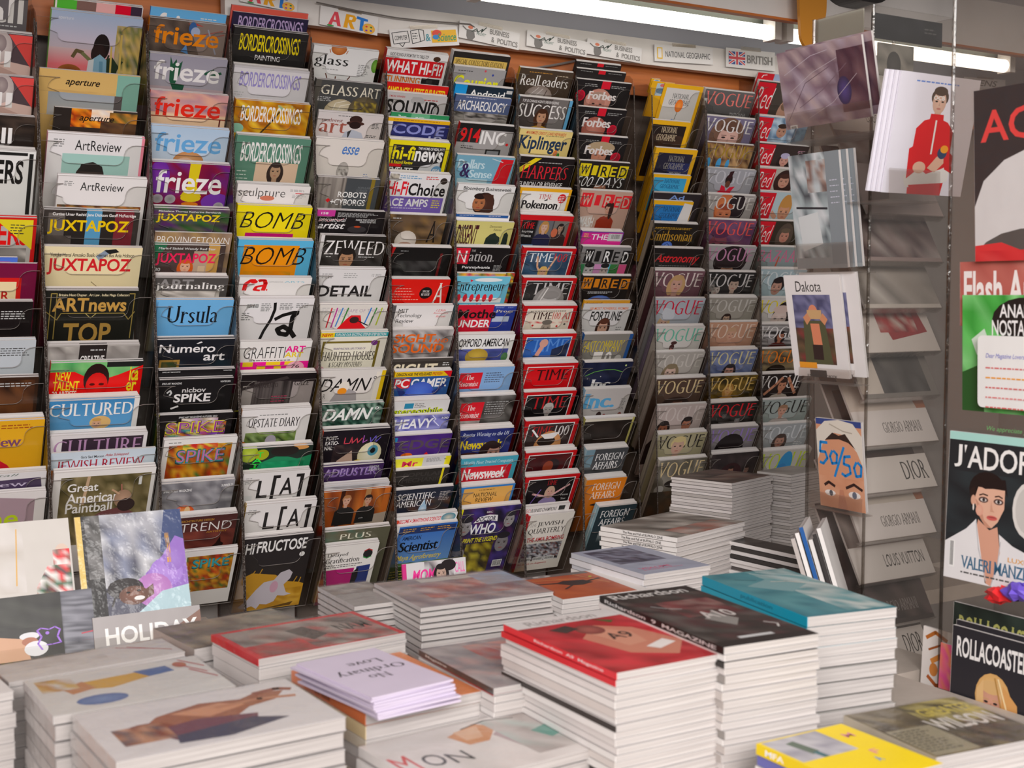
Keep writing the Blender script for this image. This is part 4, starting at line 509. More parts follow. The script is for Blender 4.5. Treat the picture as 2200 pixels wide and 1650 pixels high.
702|1409|1516|2|white cover, mint title, small seated figure|8a80a0|B d8d4d0;V 70c0a8;E 44 46 5 7 4a2a28;P e88a80 38 60 42 48 48 50 50 62;P 3a2a28 30 66 40 58 56 62 56 68;E 46 36 6 4 4a2a28
757|1410|1516|2|pale grey cover, long haired fair woman|c0bab4|B b8b2ac;V d4cec8;H 40 26 34 e0c0b0 8a7a60 b8b0a4
813|1412|1518|3|brown cover with cream gold title|c8c0b8|B 5a463c;V e4cc9c;E 52 60 30 20 3a2c28;F 56 60 30 8a5a48 3a2a24
869|1414|1523|1|blush cover with two dark haired people|c8bcb8|B c4b4b0;V d8ccc8;H 24 32 28 a86a50 2a2020 3a2a28;H 70 26 28 b87a60 2a2020 222 1
931|1416|1527|3|khaki cover with blond model, black title|c8c4b4|B b4ac8c;V 2a2622;H 46 8 38 dcb4a0 dcc890 3a3634 1
986|1419|1525|2|olive dusk cover with pale gold title|c8beb0|B 8a8478;N 0 0 100 140 7 9 5 8a8478 6a6458 9a948a 5a5448;V e8d0a0;E 16 56 10 8 b8b4b0;E 46 46 22 8 2a2420;N 0 60 60 140 5 7 8 3a322a 4a4034 6a4a30
#1520|1632|26|3.56
196|1516|1626|2|graphite cover with coral title|d0c8c4|B 5a5858;R 0 0 100 60 6a6868 4a4848;R 0 20 8 36 ccc;V f08078;T t bbb 60 46 92 53 MADONNA
253|1516|1626|2|violet cover, white title over large eyes|c0b8c0|B 7a7290;E 50 40 34 40 7a5a4a;F 54 46 56 e0b4a8 6a4a3c;V e8e4e4
309|1518|1622|1|bronze cover with repeated golden dresses|c0b090|B 6a4a38;N 0 2 100 60 12 5 5 8a6a48 5a3a2c c8a070 4a2c24 a87a50;R 20 0 21 60 d0b890;R 38 0 39 60 d0b890;R 56 0 57 60 d0b890;R 74 0 75 60 d0b890;E 14 48 5 14 4aa0d8;E 36 48 5 14 4aa0d8;E 54 48 4 12 4aa0d8;V a8882c
363|1518|1626|1|cool grey cover, figure in red cape|c8c4c8|B a8a8b0;V c8c8d0;E 50 24 7 12 2a1c1c;P 3a1c20 46 20 48 6 56 4 54 20;E 50 34 5 8 6a4030;P d8203a 20 64 38 48 38 36 46 40 50 50 56 40 66 38 60 50 66 64
419|1518|1626|1|grey cover, orange and dark half faces|c0bab4|B a8a2a0;E 40 30 18 34 c86a3c e0905a;E 64 30 20 34 2a2024;F 44 46 40 d0805a a04a30;V d8d4d0;E 4 36 5 6 333
473|1520|1627|1|purple haze cover with red title|b8a8b8|B 6a4468;N 0 0 100 60 7 5 5 6a4468 7a5478 5a3458 8a5a70;F 34 54 50 8a4a58 5a3050;V f05a58
529|1521|1627|1|silver cover, pink title, dark curls|b8b4b4|B a8a4a6;E 54 32 34 34 2a2022;F 52 60 40 b88a70 2a2022;V c88ab0
585|1522|1626|2|black and grey cover, two men staring|c4c0bc|B 2a2828;H 26 26 26 b8aca4 222 333 1;F 14 34 22 8a8480 555;V d0cccc;H 60 12 30 b8a090 1c1a1a 2a2828 1
640|1523|1630|3|warm grey cover with faint pale title|b0aaa4|B 9a948c a8a298;V c8c4be;H 48 38 20 c8a890 3a2a26 a8a298
692|1526|1630|1|peach sand cover, lone standing figure|d0b8a4|B c89a80 b88a74;V e4ccbc;H 50 12 24 d8a890 c8a080 d0a088 1
752|1527|1630|3|denim blue cover with cream title|a8a8b4|B 6a76a0;N 0 0 100 60 12 8 5 6a76a0 5a6690 7a86b0 8a94b8;V dcd0a0;H 52 32 28 d09a88 2a2428 6a76a0
807|1527|1630|2|golden brown cover, glittering dress|b8b0a0|B 3a3018;N 0 0 100 60 12 8 5 3a3018 6a5420 2a2414 8a6c28;H 46 18 22 c89a60 a87a38 c08a3c;V dcb86c
864|1528|1632|3|black cover with vivid red title|aaa4a0|B 2a2624;N 10 20 90 60 8 6 3 2a2624 3a3634 1f1c1a 4a4644;V e02430;F 36 30 12 6a6664 333;F 66 42 14 8a8684 333
918|1529|1631|3|smoke cover, violet title, huge round hair|b0a8b0|B 8a848a;V 9a80cc;E 50 46 30 32 1f181a 241c1e;F 44 58 24 a85a44 2a1c1c
973|1531|1635|3|dark cover with group around a chair|b0aaa4|B 302a2c;N 0 0 100 90 9 8 5 302a2c 3a3234 4a3f40 241f20;E 50 40 24 22 3a2226;F 50 34 16 a87a68 2a2020;F 18 50 14 a07060 2a2020;F 84 34 14 8a6a60 2a2020;P 241c1e 40 70 46 48 58 48 64 70
#1632|1746|26|3.56
158|1626|1680|0|red and blue cover edge, highest of its stack|d8d0d0|B d8202c;R 70 0 100 40 a8b8d8;Z eee 2 20 30 24 14 40 10
178|1632|1722|3|red logo square beside woman in dark dress|d8d4d4|B 4a423c;R 0 2 42 60 d8182c;T ti f4f0f0 3 10 44 48 Red;E 80 54 18 26 c89a84;L 4 66 30 3 c8c090 5;E 78 40 10 8 8a6a54
254|1629|1745|2|red logo square beside blue floral shirt|c8c4c4|B 7a98b8;R 0 2 34 60 d8182c;T ti f4f0f0 3 10 34 48 Red;N 30 0 100 60 10 7 5 7a98b8 c0d4e4 4a6a8a 9ab4cc;F 52 30 26 c09078 3a2a24;N 76 20 100 60 5 5 3 4a5a70 6a8aa0
311|1629|1740|2|red logo square, woman in lilac beanie|b8b4b4|B 3a2e2c;R 0 2 34 60 d8182c;T ti f4f0f0 3 10 34 48 Red;H 58 24 26 d8a090 2a2020 c0a0b8;E 58 26 9 7 b8b0d0;L 80 12 14 2 d8a0b8
363|1630|1735|2|red logo square, laughing curly brunette|c8c0bc|B b8b4ac;R 0 2 36 60 d8182c;T ti f4f0f0 3 10 34 48 Red;E 60 32 22 30 3a2420;F 58 32 30 d09a84 4a2c24;P d0ccc8 40 64 48 54 76 54 84 64
413|1630|1730|1|red logo square, blonde against pale sky|c8c4c0|B b8ccd4;R 0 2 38 60 d8182c;T ti f4f0f0 3 10 34 48 Red;E 66 30 14 26 c8904c;F 66 40 34 dca080 c8904c;P d09a80 40 36 54 48 50 56 38 46
475|1630|1730|1|red logo square, woman with wavy grey hair|a8a09c|B 3a3228;R 0 2 36 60 d8182c;T ti f4f0f0 3 10 34 48 Red;E 64 34 18 30 5a4c42;F 64 34 28 c88c78 6a5a4a;P 4a4448 44 64 54 56 76 56 84 64
531|1631|1735|1|grey teal cover, thin pink capital title|b0b4b4|B 8a9698;T St d06a90 4 8 98 38 BAZAAR;Z b85a40 1.6 46 24 44 60;L 56 52 12 2 b8c040 4
579|1632|1735|2|ice blue cover, man in pale hood|c0c8cc|B a8bcc4;V d8e0e4;E 50 36 18 24 b8ccd4;E 48 30 14 16 2a2022;F 46 36 30 c89a88 2a2022
641|1633|1735|2|white cover, yellow title, bald pale model|d0ccc8|B d0ccca;V e8d428;E 62 40 26 34 2a2022;F 52 46 46 e4d0c8 d8c0b8
697|1634|1735|2|black zebra striped cover, white title|b8b4b4|B 2a2626;N 0 0 100 60 3 14 5 1f1c1c d8d4d4 3a3636 9a9494;H 50 16 22 b87a60 2a2020 5a2420;V f0ecec
749|1635|1732|1|brown swirl cover with orange title|a89880|B 4a3c2c;N 0 0 100 60 5 9 5 4a3c2c 8a7858 3a2e22 a89470;E 48 50 22 14 2a2018;V f0821c
803|1635|1730|2|dark cover, model framing face with hands|c0b8b0|B 2a211f;V f0ecea;H 56 12 28 c88a6c 3a2620 c8bcb0 1;Z c88a6c 3 20 46 40 24 52 8;Z c88a6c 3 92 46 74 22 64 8
857|1634|1745|1|pale green grey cover, black title, bare shoulders|b8bcb8|B a0aaa8;V 2a2826;H 48 14 24 d0a08c a07a60 d4c8c4 1
911|1635|1745|2|misty grey cover, hooded dark haired woman|b8b8b8|B a4a8ac;V ccd0d4;H 46 22 28 b88a78 4a3a34 3a3634;L 76 40 18 3 eee 4
967|1637|1745|3|pale cover, lime title, electric blue hair|c8c8c0|B bcb8b0;V b8cc2c;E 54 28 14 26 3a90c8;H 50 24 24 c8a090 3a84c0 222 1
'''
# ---------------------------------------------------------------- wall racks and the magazines in them
ORD = 'first second third fourth fifth sixth seventh eighth ninth tenth eleventh twelfth thirteenth fourteenth fifteenth sixteenth seventeenth eighteenth nineteenth twentieth twenty-first twenty-second twenty-third twenty-fourth twenty-fifth twenty-sixth twenty-seventh twenty-eighth twenty-ninth thirtieth thirty-first thirty-second thirty-third'.split()
LEAN_BACK = .035
def front_y(d, z): return d + LEAN_BACK*(z-1.6)
def at_front(u, v, d):
    y = d
    for _ in range(3): p = at_y(u, v, y); y = front_y(d, p.z)
    return p
def rounded(pts, r, n=5):
    out = []; m = len(pts)
    for i in range(m):
        p = Vector(pts[i]); a = Vector(pts[i-1])-p; b = Vector(pts[(i+1) % m])-p; rr = min(r, a.length*.48, b.length*.48)
        if rr < 1e-4: out.append(tuple(p)); continue
        p0 = p+a.normalized()*rr; p1 = p+b.normalized()*rr
        for k in range(n+1):
            t = k/n; q = p0*(1-t)**2 + p*2*t*(1-t) + p1*t*t; out.append(tuple(q))
    return out
def pocket_mesh(w, h, depth, dip, wide):
    """clear front with a scooped notch, standing on a narrow floor strip; top of the ears at z = h"""
    b = MB(); n0, n1 = (.2*w, .79*w) if wide else (.22*w, .78*w)
    pts = [(0, 0), (w, 0), (w, h), (n1, h), (n1, h-dip), (n0, h-dip), (n0, h), (0, h)]
    o = []
    q = rounded(pts[3:7], .02)          # only the notch corners are rounded
    a = Vector((n1, h)); 
    o = [(0, 0), (w, 0), (w, h)] + [(n1+.03, h)] + [(n1+.03-.03*math.sin(t*math.pi/8), h-.03+.03*math.cos(t*math.pi/8)) for t in range(1, 5)]
    o += [(n1-.022+.022*math.cos(t*math.pi/8), h-dip+.022-.022*math.sin(t*math.pi/8)) for t in range(0, 5)]
    o += [(n0+.022-.022*math.sin(t*math.pi/8), h-dip+.022-.022*math.cos(t*math.pi/8)) for t in range(0, 5)]
    o += [(n0-.03*math.cos(t*math.pi/8), h-.03+.03*math.sin(t*math.pi/8)) for t in range(0, 5)] + [(0, h)]
    b.prism(o, -.0022, 0, mi=0, mside=1)
    b.box(0, .0004, 0, w, depth, .0022, mi=0)
    return b
def fit(a, *tails):
    for t in tails:
        if len((a+t).replace('-', ' ').split()) <= 16: return a+t
    return ' '.join(a.split()[:16])
racks = []; more_copies = []
def build_racks():
    cols = [c for c in RACK.split('#')[1:]]; total = 0
    for ci, c in enumerate(cols):
        ls = c.strip().split('\n'); x0, x1, lean, d = [float(v) for v in ls[0].split('|')]; g = R(lean)
        X0 = at_front(x0, 640, d).x+.0045; X1 = at_front(x1, 640, d).x-.0045
        cname = ORD[ci]
        rk = empty('magazine_rack', f'tall clear plastic magazine rack, {cname} of the row along the wall', 'magazine rack', 'clear racks along the wall', ((X0+X1)/2, d, .58))
        base = Vector(rk.location)
        def prt(mb, name, mats): 
            return mb.obj(name, mats, rk)
        zt = at_front((x0+x1)/2, min(float(l.split('|')[0]) for l in ls[1:]), d).z-.035
        for sx in (X0, X1):
            b = MB(); s0, s1 = (sx-.0038, sx-.0008) if sx == X0 else (sx+.0008, sx+.0038)
            yz = [(front_y(d, .58)-.004, .58), (d+.2, .58), (d+.2, zt+.02), (front_y(d, zt)+.02, zt+.005), (front_y(d, zt)+.004, zt-.008), (front_y(d, zt)-.004, zt-.04)]
            n = len(yz); A = [(s0-base.x, y-base.y, z-base.z) for y, z in yz]; B = [(s1-base.x, y-base.y, z-base.z) for y, z in yz]
            b.mesh(A+B, [tuple(range(n))], (1,1,1,1)); b.f.append(tuple(n+i for i in reversed(range(n)))); b.mi.append(0)
            for i in range(n): j = (i+1) % n; b.f.append((i, n+i, n+j, j)); b.mi.append(0)
            prt(b, 'side_panel', M['panel'])
            b = MB(); sc = (s0+s1)/2; e = []
            for z in (.58, zt-.035): e.append((sc-base.x, front_y(d, z)-.0045-base.y, z-base.z))
            b.tube(e, .0021, 6); prt(b, 'front_edge', M['edge'])
        b = MB(); b.box(X0-base.x, d+.2-base.y, 0, X1-base.x, d+.203-base.y, zt-.58); prt(b, 'back_panel', M['backing'])
        mags = []
        for ln in ls[1:]:
            yt, xl, xr, n, look, spine, art = ln.split('|'); yt, xl, xr, n = float(yt), float(xl), float(xr), int(n)
            P = at_front((xl+xr)/2, yt, d); a = at_y(xl, yt, P.y).x; bx = at_y(xr, yt, P.y).x
            free = xl < x0 or ci == 0
            mags.append([P.z, max(a, X0+.002), min(bx, X1-.002), n, look, spine, art, P.y])
        mags.sort(key=lambda m: -m[0])
        prev_q = None; grp = []; sg, cg = math.sin(g), math.cos(g)
        # nrm: distance of the cover plane along its outward normal (towards the room)
        for i, m in enumerate(mags):
            z, xa, xb, n, look, spine, art, y = m
            q = -(y*cg + z*sg)
            if prev_q is None: gap = .045; pocket_above = False
            else:
                gap = q-prev_q; pocket_above = (mags[i-1][0]-z) >= .05
                if gap < .0042: q = prev_q+.0042; y = -(q+z*sg)/cg; gap = .0042
            use = gap-(.0075 if pocket_above else .0012)
            n = min(n, max(0, int(use/.0032)-1)); t = min(.0062, use/(n+1)-.0009)
            wd = xb-xa; h = wd*1.3
            if ci == 1 and i == 1: h = wd*1.2
            roll = R(random.uniform(-.5, .5)); top = Vector((xa, y, z)); rot = (g, 0, 0)
            rm = Matrix.Rotation(g, 3, 'X')
            def put(o, k, jx, jz): o.location = top - rm @ Vector((0, 0, h)) + rm @ Vector((jx, k*(t+.0009), jz)); o.rotation_euler = rot
            root = empty('magazine', fit(f'magazine with {look}', f', {ORD[i]} down in the {cname} rack', f', {ORD[i]} in {cname} rack', f' in {cname} rack'), 'magazine', 'magazines in the wall racks')
            nxt = [m2 for m2 in mags[i+1:] if min(m2[2], xb)-max(m2[1], xa) > .3*wd]
            v = ((z-nxt[0][0])*(1-math.tan(g)*(z-1.6)/4)/cg/wd) if nxt else .593
            ys = 1.0 if art[0] == '!' else min(1.04, max(.52, v/.57))
            mag_parts(root, wd, h, t, art.lstrip('!'), spine, ys=ys)
            put(root, 0, 0, 0)
            grp.append((z-h*cg, n*t+.004, q, h))
            single = 1 if ci < 5 else 0
            for k in range(1, n+1):
                if k > single: more_copies.append((root.matrix_basis.copy() if False else (top, rm, h, wd, k*(t+.0009), t, spine))); continue
                r2 = copy_tree(root); put(r2, k, random.uniform(-.0015, .002) if xb-xa < X1-X0-.012 else 0, random.uniform(0, .003))
                r2['label'] = f'copy tucked behind the magazine with {look}'; r2['group'] = f'copies behind the {ORD[i]} magazine of the {cname} rack'
            last = i == len(mags)-1
            if last or (z-mags[i+1][0]) >= .05:
                low = min(zb for zb, e, qq, hh in grp); h2 = max(h, (z-low)/cg+max((q-qq)*math.tan(g) for zb, e, qq, hh in grp))
                dep = max(.006, gap-.011) if len(grp) == 1 else max(.006, q-grp[0][2]+.004)
                b = pocket_mesh(X1-X0-.002, h2-.02+.003, dep, .062 if not last else .085, ci == 1)
                po = b.obj('pocket', [M['acrylic'], M['rim']], rk)
                po.location = Vector((X0+.001, y, z)) + rm @ Vector((0, -.0028, -h2-.003)) - base; po.rotation_euler = rot; grp = []
            prev_q = q; total += n+1
        racks.append((rk, X0, X1, d))
    print('magazines in racks', total)
build_racks()
def build_more():
    b = MB(); wh, lo = hexc('ddd8d5'), hexc('b4aeab')
    for top, rm, h, wd, off, t, spine in more_copies:
        o = top - rm @ Vector((0, 0, h)) + rm @ Vector((random.uniform(-.0006, .0006), off, random.uniform(0, .003)))
        P = [o + rm @ Vector(p) for p in ((0, 0, 0), (wd, 0, 0), (wd, t, 0), (0, t, 0), (0, 0, h), (wd, 0, h), (wd, t, h), (0, t, h))]
        b.mesh(P, [(0,3,2,1),(4,5,6,7),(0,1,5,4),(1,2,6,5),(2,3,7,6)], wh)
        b.poly([P[i] for i in (3, 0, 4, 7)], hexc(spine))
    tag(b.obj('spare_magazine_copies', M['print']), 'spare copies standing behind the front magazines of the racks', 'magazines', kind='stuff')
    print('spare', len(more_copies))
build_more()
if _to.name in COL.objects: COL.objects.unlink(_to)
# ---------------------------------------------------------------- display table with piles of books and magazines
TABLE = .80
def dark_edge(): return None
def flat_book(name, label, cat, group, w, h, t, art, spine, back=None, wrap=False, spine_text=None, slick=None):
    """a book lying on its back: mesh as mag_parts, turned so that the front looks up"""
    root = empty(name, label, cat, group)
    mag_parts(root, w, h, t, art, spine, back, spine_text=spine_text)
    if wrap:
        b = MB(); e = .0016; n = 9; rd = random.Random(int(w*1e4)+int(h*1e5))
        for (ax, bx) in (((-e, -e-.0008), (w+e, -e-.0008)),):
            pass
        # loose film: a grid over the cover, skirts down the four sides
        def q(u, v): return (-e+(w+2*e)*u, -.0021-.0012*rd.random(), -e+(h+2*e)*v)
        G = [[q(i/n, j/n) for i in range(n+1)] for j in range(n+1)]; P = [p for r in G for p in r]
        b.mesh(P, [(j*(n+1)+i, j*(n+1)+i+1, (j+1)*(n+1)+i+1, (j+1)*(n+1)+i) for j in range(n) for i in range(n)], (1,1,1,1))
        ring = [G[0][i] for i in range(n+1)] + [G[j][n] for j in range(1, n+1)] + [G[n][i] for i in range(n-1, -1, -1)] + [G[j][0] for j in range(n-1, 0, -1)]
        m = len(ring); lo = [(x+(-.001 if x < 0 else .001 if x > w else 0)*rd.random(), t*.98, z) for x, y, z in ring]
        mid = [(x+(x < 0)*-.0012*rd.random()+(x > w)*.0012*rd.random(), t*.5, z+(z < 0)*-.0012*rd.random()+(z > h)*.0012*rd.random()) for x, y, z in ring]
        b.mesh(list(ring)+mid+lo, [(i, (i+1) % m, m+(i+1) % m, m+i) for i in range(m)]+[(m+i, m+(i+1) % m, 2*m+(i+1) % m, 2*m+i) for i in range(m)], (1,1,1,1))
        b.obj('shrink_wrap', M['film'], root)
    return root
def pile(key, L, F, Rr, z, items, fill, zbot=TABLE+.001, jit=.003, wrapfill=False):
    """items: (thickness, spine, art, label, wrap, spine_text) from the top down; fill: (name, cat, thickness, spines, look)"""
    l, f, r = at_z(*L, z), at_z(*F, z), at_z(*Rr, z); a, b = r-f, l-f
    w, h = a.length, b.length; ang = (math.atan2(a.y, a.x) + math.atan2(b.y, b.x) - math.pi/2)/2
    rd = random.Random(len(key)*37+int(F[0])); k = 0; zt = z; first = True; proto = {}
    top_look = items[0][3]
    while zt-zbot > .004:
        if k < len(items):
            t, spine, art, label, wrap, st = (list(items[k])+[None]*2)[:6]; name, cat = fill[0], fill[1]; grp = f'pile topped by the {top_look}'[:90]
            if len(items[k]) > 6: name, cat = items[k][6]
            lab = label if k == 0 else label
            t = min(t, zt-zbot)
            lift = .0036 if wrap else .0009; root = flat_book(name, lab, cat, grp, w-.001*(k % 3), h, t-lift-.0004, art, spine, wrap=wrap, spine_text=st)
        else:
            name, cat, tt, spines, look = fill; t = tt*(.85+.3*rd.random()); 
            if zt-t-zbot < tt*.7: t = zt-zbot
            sp = spines[(k-len(items)) % len(spines)]
            pk = (sp, round(t, 3)); t = round(t, 3) if zt-round(t, 3) >= zbot-1e-6 else t
            lab = f'{look}, {ORD[k]} from the top under the {top_look}'
            lab = fit(f'{look}, {ORD[k]} from the top under the ', top_look, ' '.join(top_look.split()[:9]), ' '.join(top_look.split()[:7]), ' '.join(top_look.split()[:5]))
            lift = .0036 if wrapfill else .0009
            if pk in proto: root = copy_tree(proto[pk]); root['label'] = lab
            else: root = proto[pk] = flat_book(name, lab, cat, f'pile topped by the {top_look}'[:90], w, h, t-lift-.0004, 'B cfc9c7', sp, wrap=wrapfill)
        ja = 0 if first else rd.uniform(-.7, .7); jx, jy = (0, 0) if first else (rd.uniform(-jit, jit), rd.uniform(-jit, jit))
        root.location = (f.x+jx, f.y+jy, zt-lift); root.rotation_euler = (R(-90), 0, ang+R(ja)); 
        zt -= t; k += 1; first = False
    return f, ang, w, h
tb = empty('display_table', 'long pale table carrying the piles of books and magazines', 'table', None, (1.4, 2.1, 0))
def child_box(root, name, mat, x0, y0, z0, x1, y1, z1):
    b = MB(); l = root.location; b.box(x0-l.x, y0-l.y, z0-l.z, x1-l.x, y1-l.y, z1-l.z); return b.obj(name, M[mat], root)
for k, (xa, ya_, xb, yb_) in enumerate(((.24, .98, .98, 3.1), (.9805, .98, 1.62, 2.63), (1.6205, 1.1, 2.08, 2.76), (2.0805, 1.86, 2.245, 2.76), (2.2455, 2.36, 3.02, 3.22))):
    child_box(tb, 'tabletop' if k == 1 else 'leaf', 'table', xa, ya_, TABLE-.04, xb, yb_, TABLE)
for x, y in ((.3, 1.05), (.3, 3.0), (1.98, 1.15), (1.98, 2.65), (2.9, 3.1), (2.3, 3.1)): child_box(tb, 'leg', 'metal', x, y, 0, x+.06, y+.06, TABLE-.0402)
WH = ['e6e1df', 'dcd6d4', 'ece8e6', 'd8d2d0']
MG = ('stacked_magazine', 'magazine'); BK = ('stacked_book', 'book')
pile('yellow', (1622, 1597), (1838, 1690), (2030, 1640), .95,
     [(.017, 'f0d000', 'B f4d40c;R 3 2 66 54 b4b0b4;N 3 2 66 54 6 5 4 a8a4aa c4c0c4 9894a0;P 5a6a5a 20 14 30 12 34 40 24 44;P 3a6a70 26 40 32 40 33 54 27 54;T b e08a9a 70 60 78 70 F;T b 4a90d0 60 74 66 84 A;T b e08a9a 78 20 88 30 M', 'yellow book with grey photo beside the black and gold tome', False, ('fff', 'MFA', .1, .3)),
      (.016, '6a6ab0', 'B 6a6ab0', 'violet spined book directly under the yellow book', False)], BK+(.018, WH, 'pale book'))
pile('gold', (1812, 1532), (2012, 1622), (2262, 1575), .955,
     [(.022, 'c8bca8', 'B 4a4238;N 0 0 100 90 10 8 6 3a342c 5a5040 6a5c44 4a4236 8a7a58;R 2 40 40 88 9a9078;L 4 44 30 10 3a342c 4;N 44 0 100 44 6 5 4 8a7a3a 3a342c c0b070 5a5030;T B c8b450 50 12 98 28 GREATER;T B d8d0c8 40 32 96 54 WILSON', 'thick black and gold book at the table corner by the tower', True)], BK+(.022, WH, 'cream edged book'))
pile('white', (133, 1537), (251, 1632), (758, 1545), .99,
     [(.024, 'd8d2d0', 'B e4dede;P a86a50 12 44 30 22 52 14 70 18 80 12 92 16 84 26 70 30 60 40 30 52;E 22 40 12 12 8a4a3a c07a58;P 7a4a58 20 40 44 34 70 40 64 56 30 58;P 4a4a60 30 50 66 44 80 52 50 62 28 60;P d89a78 36 22 60 18 70 26 50 34;N 8 30 30 52 5 4 4 8a4a3a 6a5a60 c08a6a d8a890;Z c88a6a 1.6 56 24 78 22 94 26;Z 9a5a48 2 78 14 90 12 96 16', 'white wrapped book with reclining figure, front of the table', True)],
     BK+(.026, ['d0cac8', 'c4bebc', 'e0dad8'], 'white wrapped book'), wrapfill=True)
pile('teen', (20, 1465), (115, 1535), (520, 1480), .99,
     [(.016, 'd0cccc', 'B e0dcd8;E 30 56 14 9 5a74a8 7a94c0;P d8a040 6 10 20 6 22 24 10 30;P d8a850 26 20 60 16 64 28 40 38 26 34;P c88a60 14 26 28 18 32 34 18 40;P 5a74a8 58 14 78 12 80 24 64 28;E 86 14 4 6 c07a5a;N 4 6 24 30 4 4 4 c89048 d8b470 e0dcd8 a87838;Z c04a4a .6 88 4 98 24;Z c04a4a .6 84 12 96 36;Z c04a4a .6 88 26 98 48', 'white wrapped book with yellow figure and blue oval', True)],
     BK+(.024, ['b8b2b0', 'cac4c2', 'a8a2a0'], 'white wrapped book'), wrapfill=True)
pile('corner', (-120, 1440), (-60, 1500), (30, 1484), .975,
     [(.014, 'c83a44', 'B e6e2e0', 'white book with red spine at the table edge', False)], BK+(.024, ['c83a44', 'e6e2e0', 'b83040'], 'white and red book'))
pile('strip', (-40, 1432), (20, 1462), (415, 1408), .97,
     [(.012, 'd8d2d0', 'B dcd6d2;Z b85a58 .6 70 4 90 20;Z b85a58 .6 76 6 96 26;N 0 0 60 20 5 2 4 dcd6d2 c8c0bc', 'pale cover with red scribbled letters behind the blue oval book', True)], BK+(.02, WH, 'pale wrapped book'))
pile('holo', (318, 1348), (418, 1391), (688, 1347), .955,
     [(.03, 'b8b0ac', 'B 8a8078;N 0 0 100 90 9 7 5 7a7068 a89a88 6a625c b8a890 948a80', 'brown silvery cover in bubble wrap behind the red book', True)], BK+(.024, WH, 'wrapped book'), wrapfill=True)
pile('red', (438, 1362), (555, 1412), (885, 1360), .985,
     [(.0165, 'd82a34', 'B d83038;R 4 4 96 66 8a7a74;N 4 4 96 66 10 6 5 8a7a74 a89a94 6a605c c84a48 b8aca4;N 4 40 40 66 5 3 4 d83038 a83a38 8a5a54;P 5a504c 40 20 54 16 60 40 46 48;T b 4a4442 70 24 92 40 NAM', 'red edged wrapped book with grey photo', True),
      (.005, 'e0dad8', 'B e6e2e0', 'thin pale booklet between the red book and the white one', False),
      (.02, 'ddd7d5', 'B e6e2e0', 'white book directly beneath the red edged one', False)], BK+(.022, WH, 'pale book'))
fo = pile('orange', (605, 1440), (785, 1530), (1045, 1485), .965,
     [(.021, 'f0824c', 'B f0925c;R 0 0 3 99 e87a44;L 20 96 30 1 d06030', 'orange book holding up the lavender booklets', True, ('8a3a20', 'the nude', .34, .55)),
      (.002, 'f0824c', 'B f0824c', 'thin orange board under the orange book', False),
      (.022, 'f0d8a8', 'B ecdcc0', 'cream spined white book under the orange boards', False)], BK+(.02, ['e8dcc8', 'ece8e6', 'dcd6d4'], 'white book'))
pile('gray', (880, 1395), (1060, 1475), (1278, 1442), .98,
     [(.0135, '4a4648', 'B a8a2a2;N 0 0 100 140 9 11 5 a8a2a2 bcb4b2 8e888a c8a8a4 9a9496;N 40 10 100 70 6 6 6 d87a70 c85a54 e0a89a a8a2a2 b8908c;Z d8d0d0 .5 60 20 80 90;Z 8a8a90 .5 30 90 60 70', 'grey book with blurred coral shapes and dark spine', True, ('ddd', 'Magazine', .1, .4)),
      (.003, 'b83038', 'B b83038', 'thin red cover under the grey coral book', False)], MG+(.012, WH, 'white magazine'), jit=.003)
pile('month', (745, 1606), (925, 1692), (1312, 1612), .93,
     [(.018, 'e0dad8', 'B e4dedb;N 0 0 100 80 9 7 5 e4dedb e8e0dc dcd4d0;T - d8605c 2 24 12 46 M;T - 555 16 30 27 46 O;T - 555 29 34 40 48 N;P d89a70 44 14 66 4 74 14 60 30 48 30;P e4b898 50 10 66 8 60 24 50 24;P b8a0a4 66 24 84 10 96 20 86 44 70 46;N 70 4 100 60 4 5 4 c8c0bc b8c4be b0a4a0 d0c8c4;P 5a9a8c 86 30 98 26 100 40 90 44;Z 3a3a3a .5 56 8 74 3 90 8', 'clear wrapped cover with red and grey letters, lower front edge', True)], BK+(.02, WH, 'pale wrapped book'), wrapfill=True)
pile('richred', (1120, 1335), (1325, 1445), (1540, 1395), 1.06,
     [(.0115, 'e0343c', 'B c03038;R 0 0 100 22 d8d2d0;T b 9a9492 14 5 80 18 Richardson;N 0 22 100 160 7 10 5 c02830 a82028 d03840 b83a3c 8a2024;P c8806a 30 70 60 40 84 60 96 110 70 140 40 120;P d09078 44 60 60 50 76 70 70 100 50 104;E 50 50 12 14 7a3a34 a85a50;P 3a302c 20 36 40 30 44 44 28 50;T b 3a2a28 50 66 72 84 A9;P e8e0dc 60 112 84 100 88 112 66 122;P 4a5a2a 70 24 84 34 78 40', 'red cover with bare back figure beside the black magazine', False, ('f4e0e0', 'Richardson  A9  Magazine', .3, .9)),
      (.0105, 'd82c34', 'B c03038', 'red spined magazine, second from the top beside the black one', False),
      (.0105, 'e8e4e2', 'B e4dfdd', 'white spined magazine under two red ones', False)], MG+(.0115, ['e2dcda', 'e9e5e3', 'd8d0cc', 'e6e2e0', '3a3432', 'ece8e6', 'dfd9d7'], 'white edged magazine'), jit=.003)
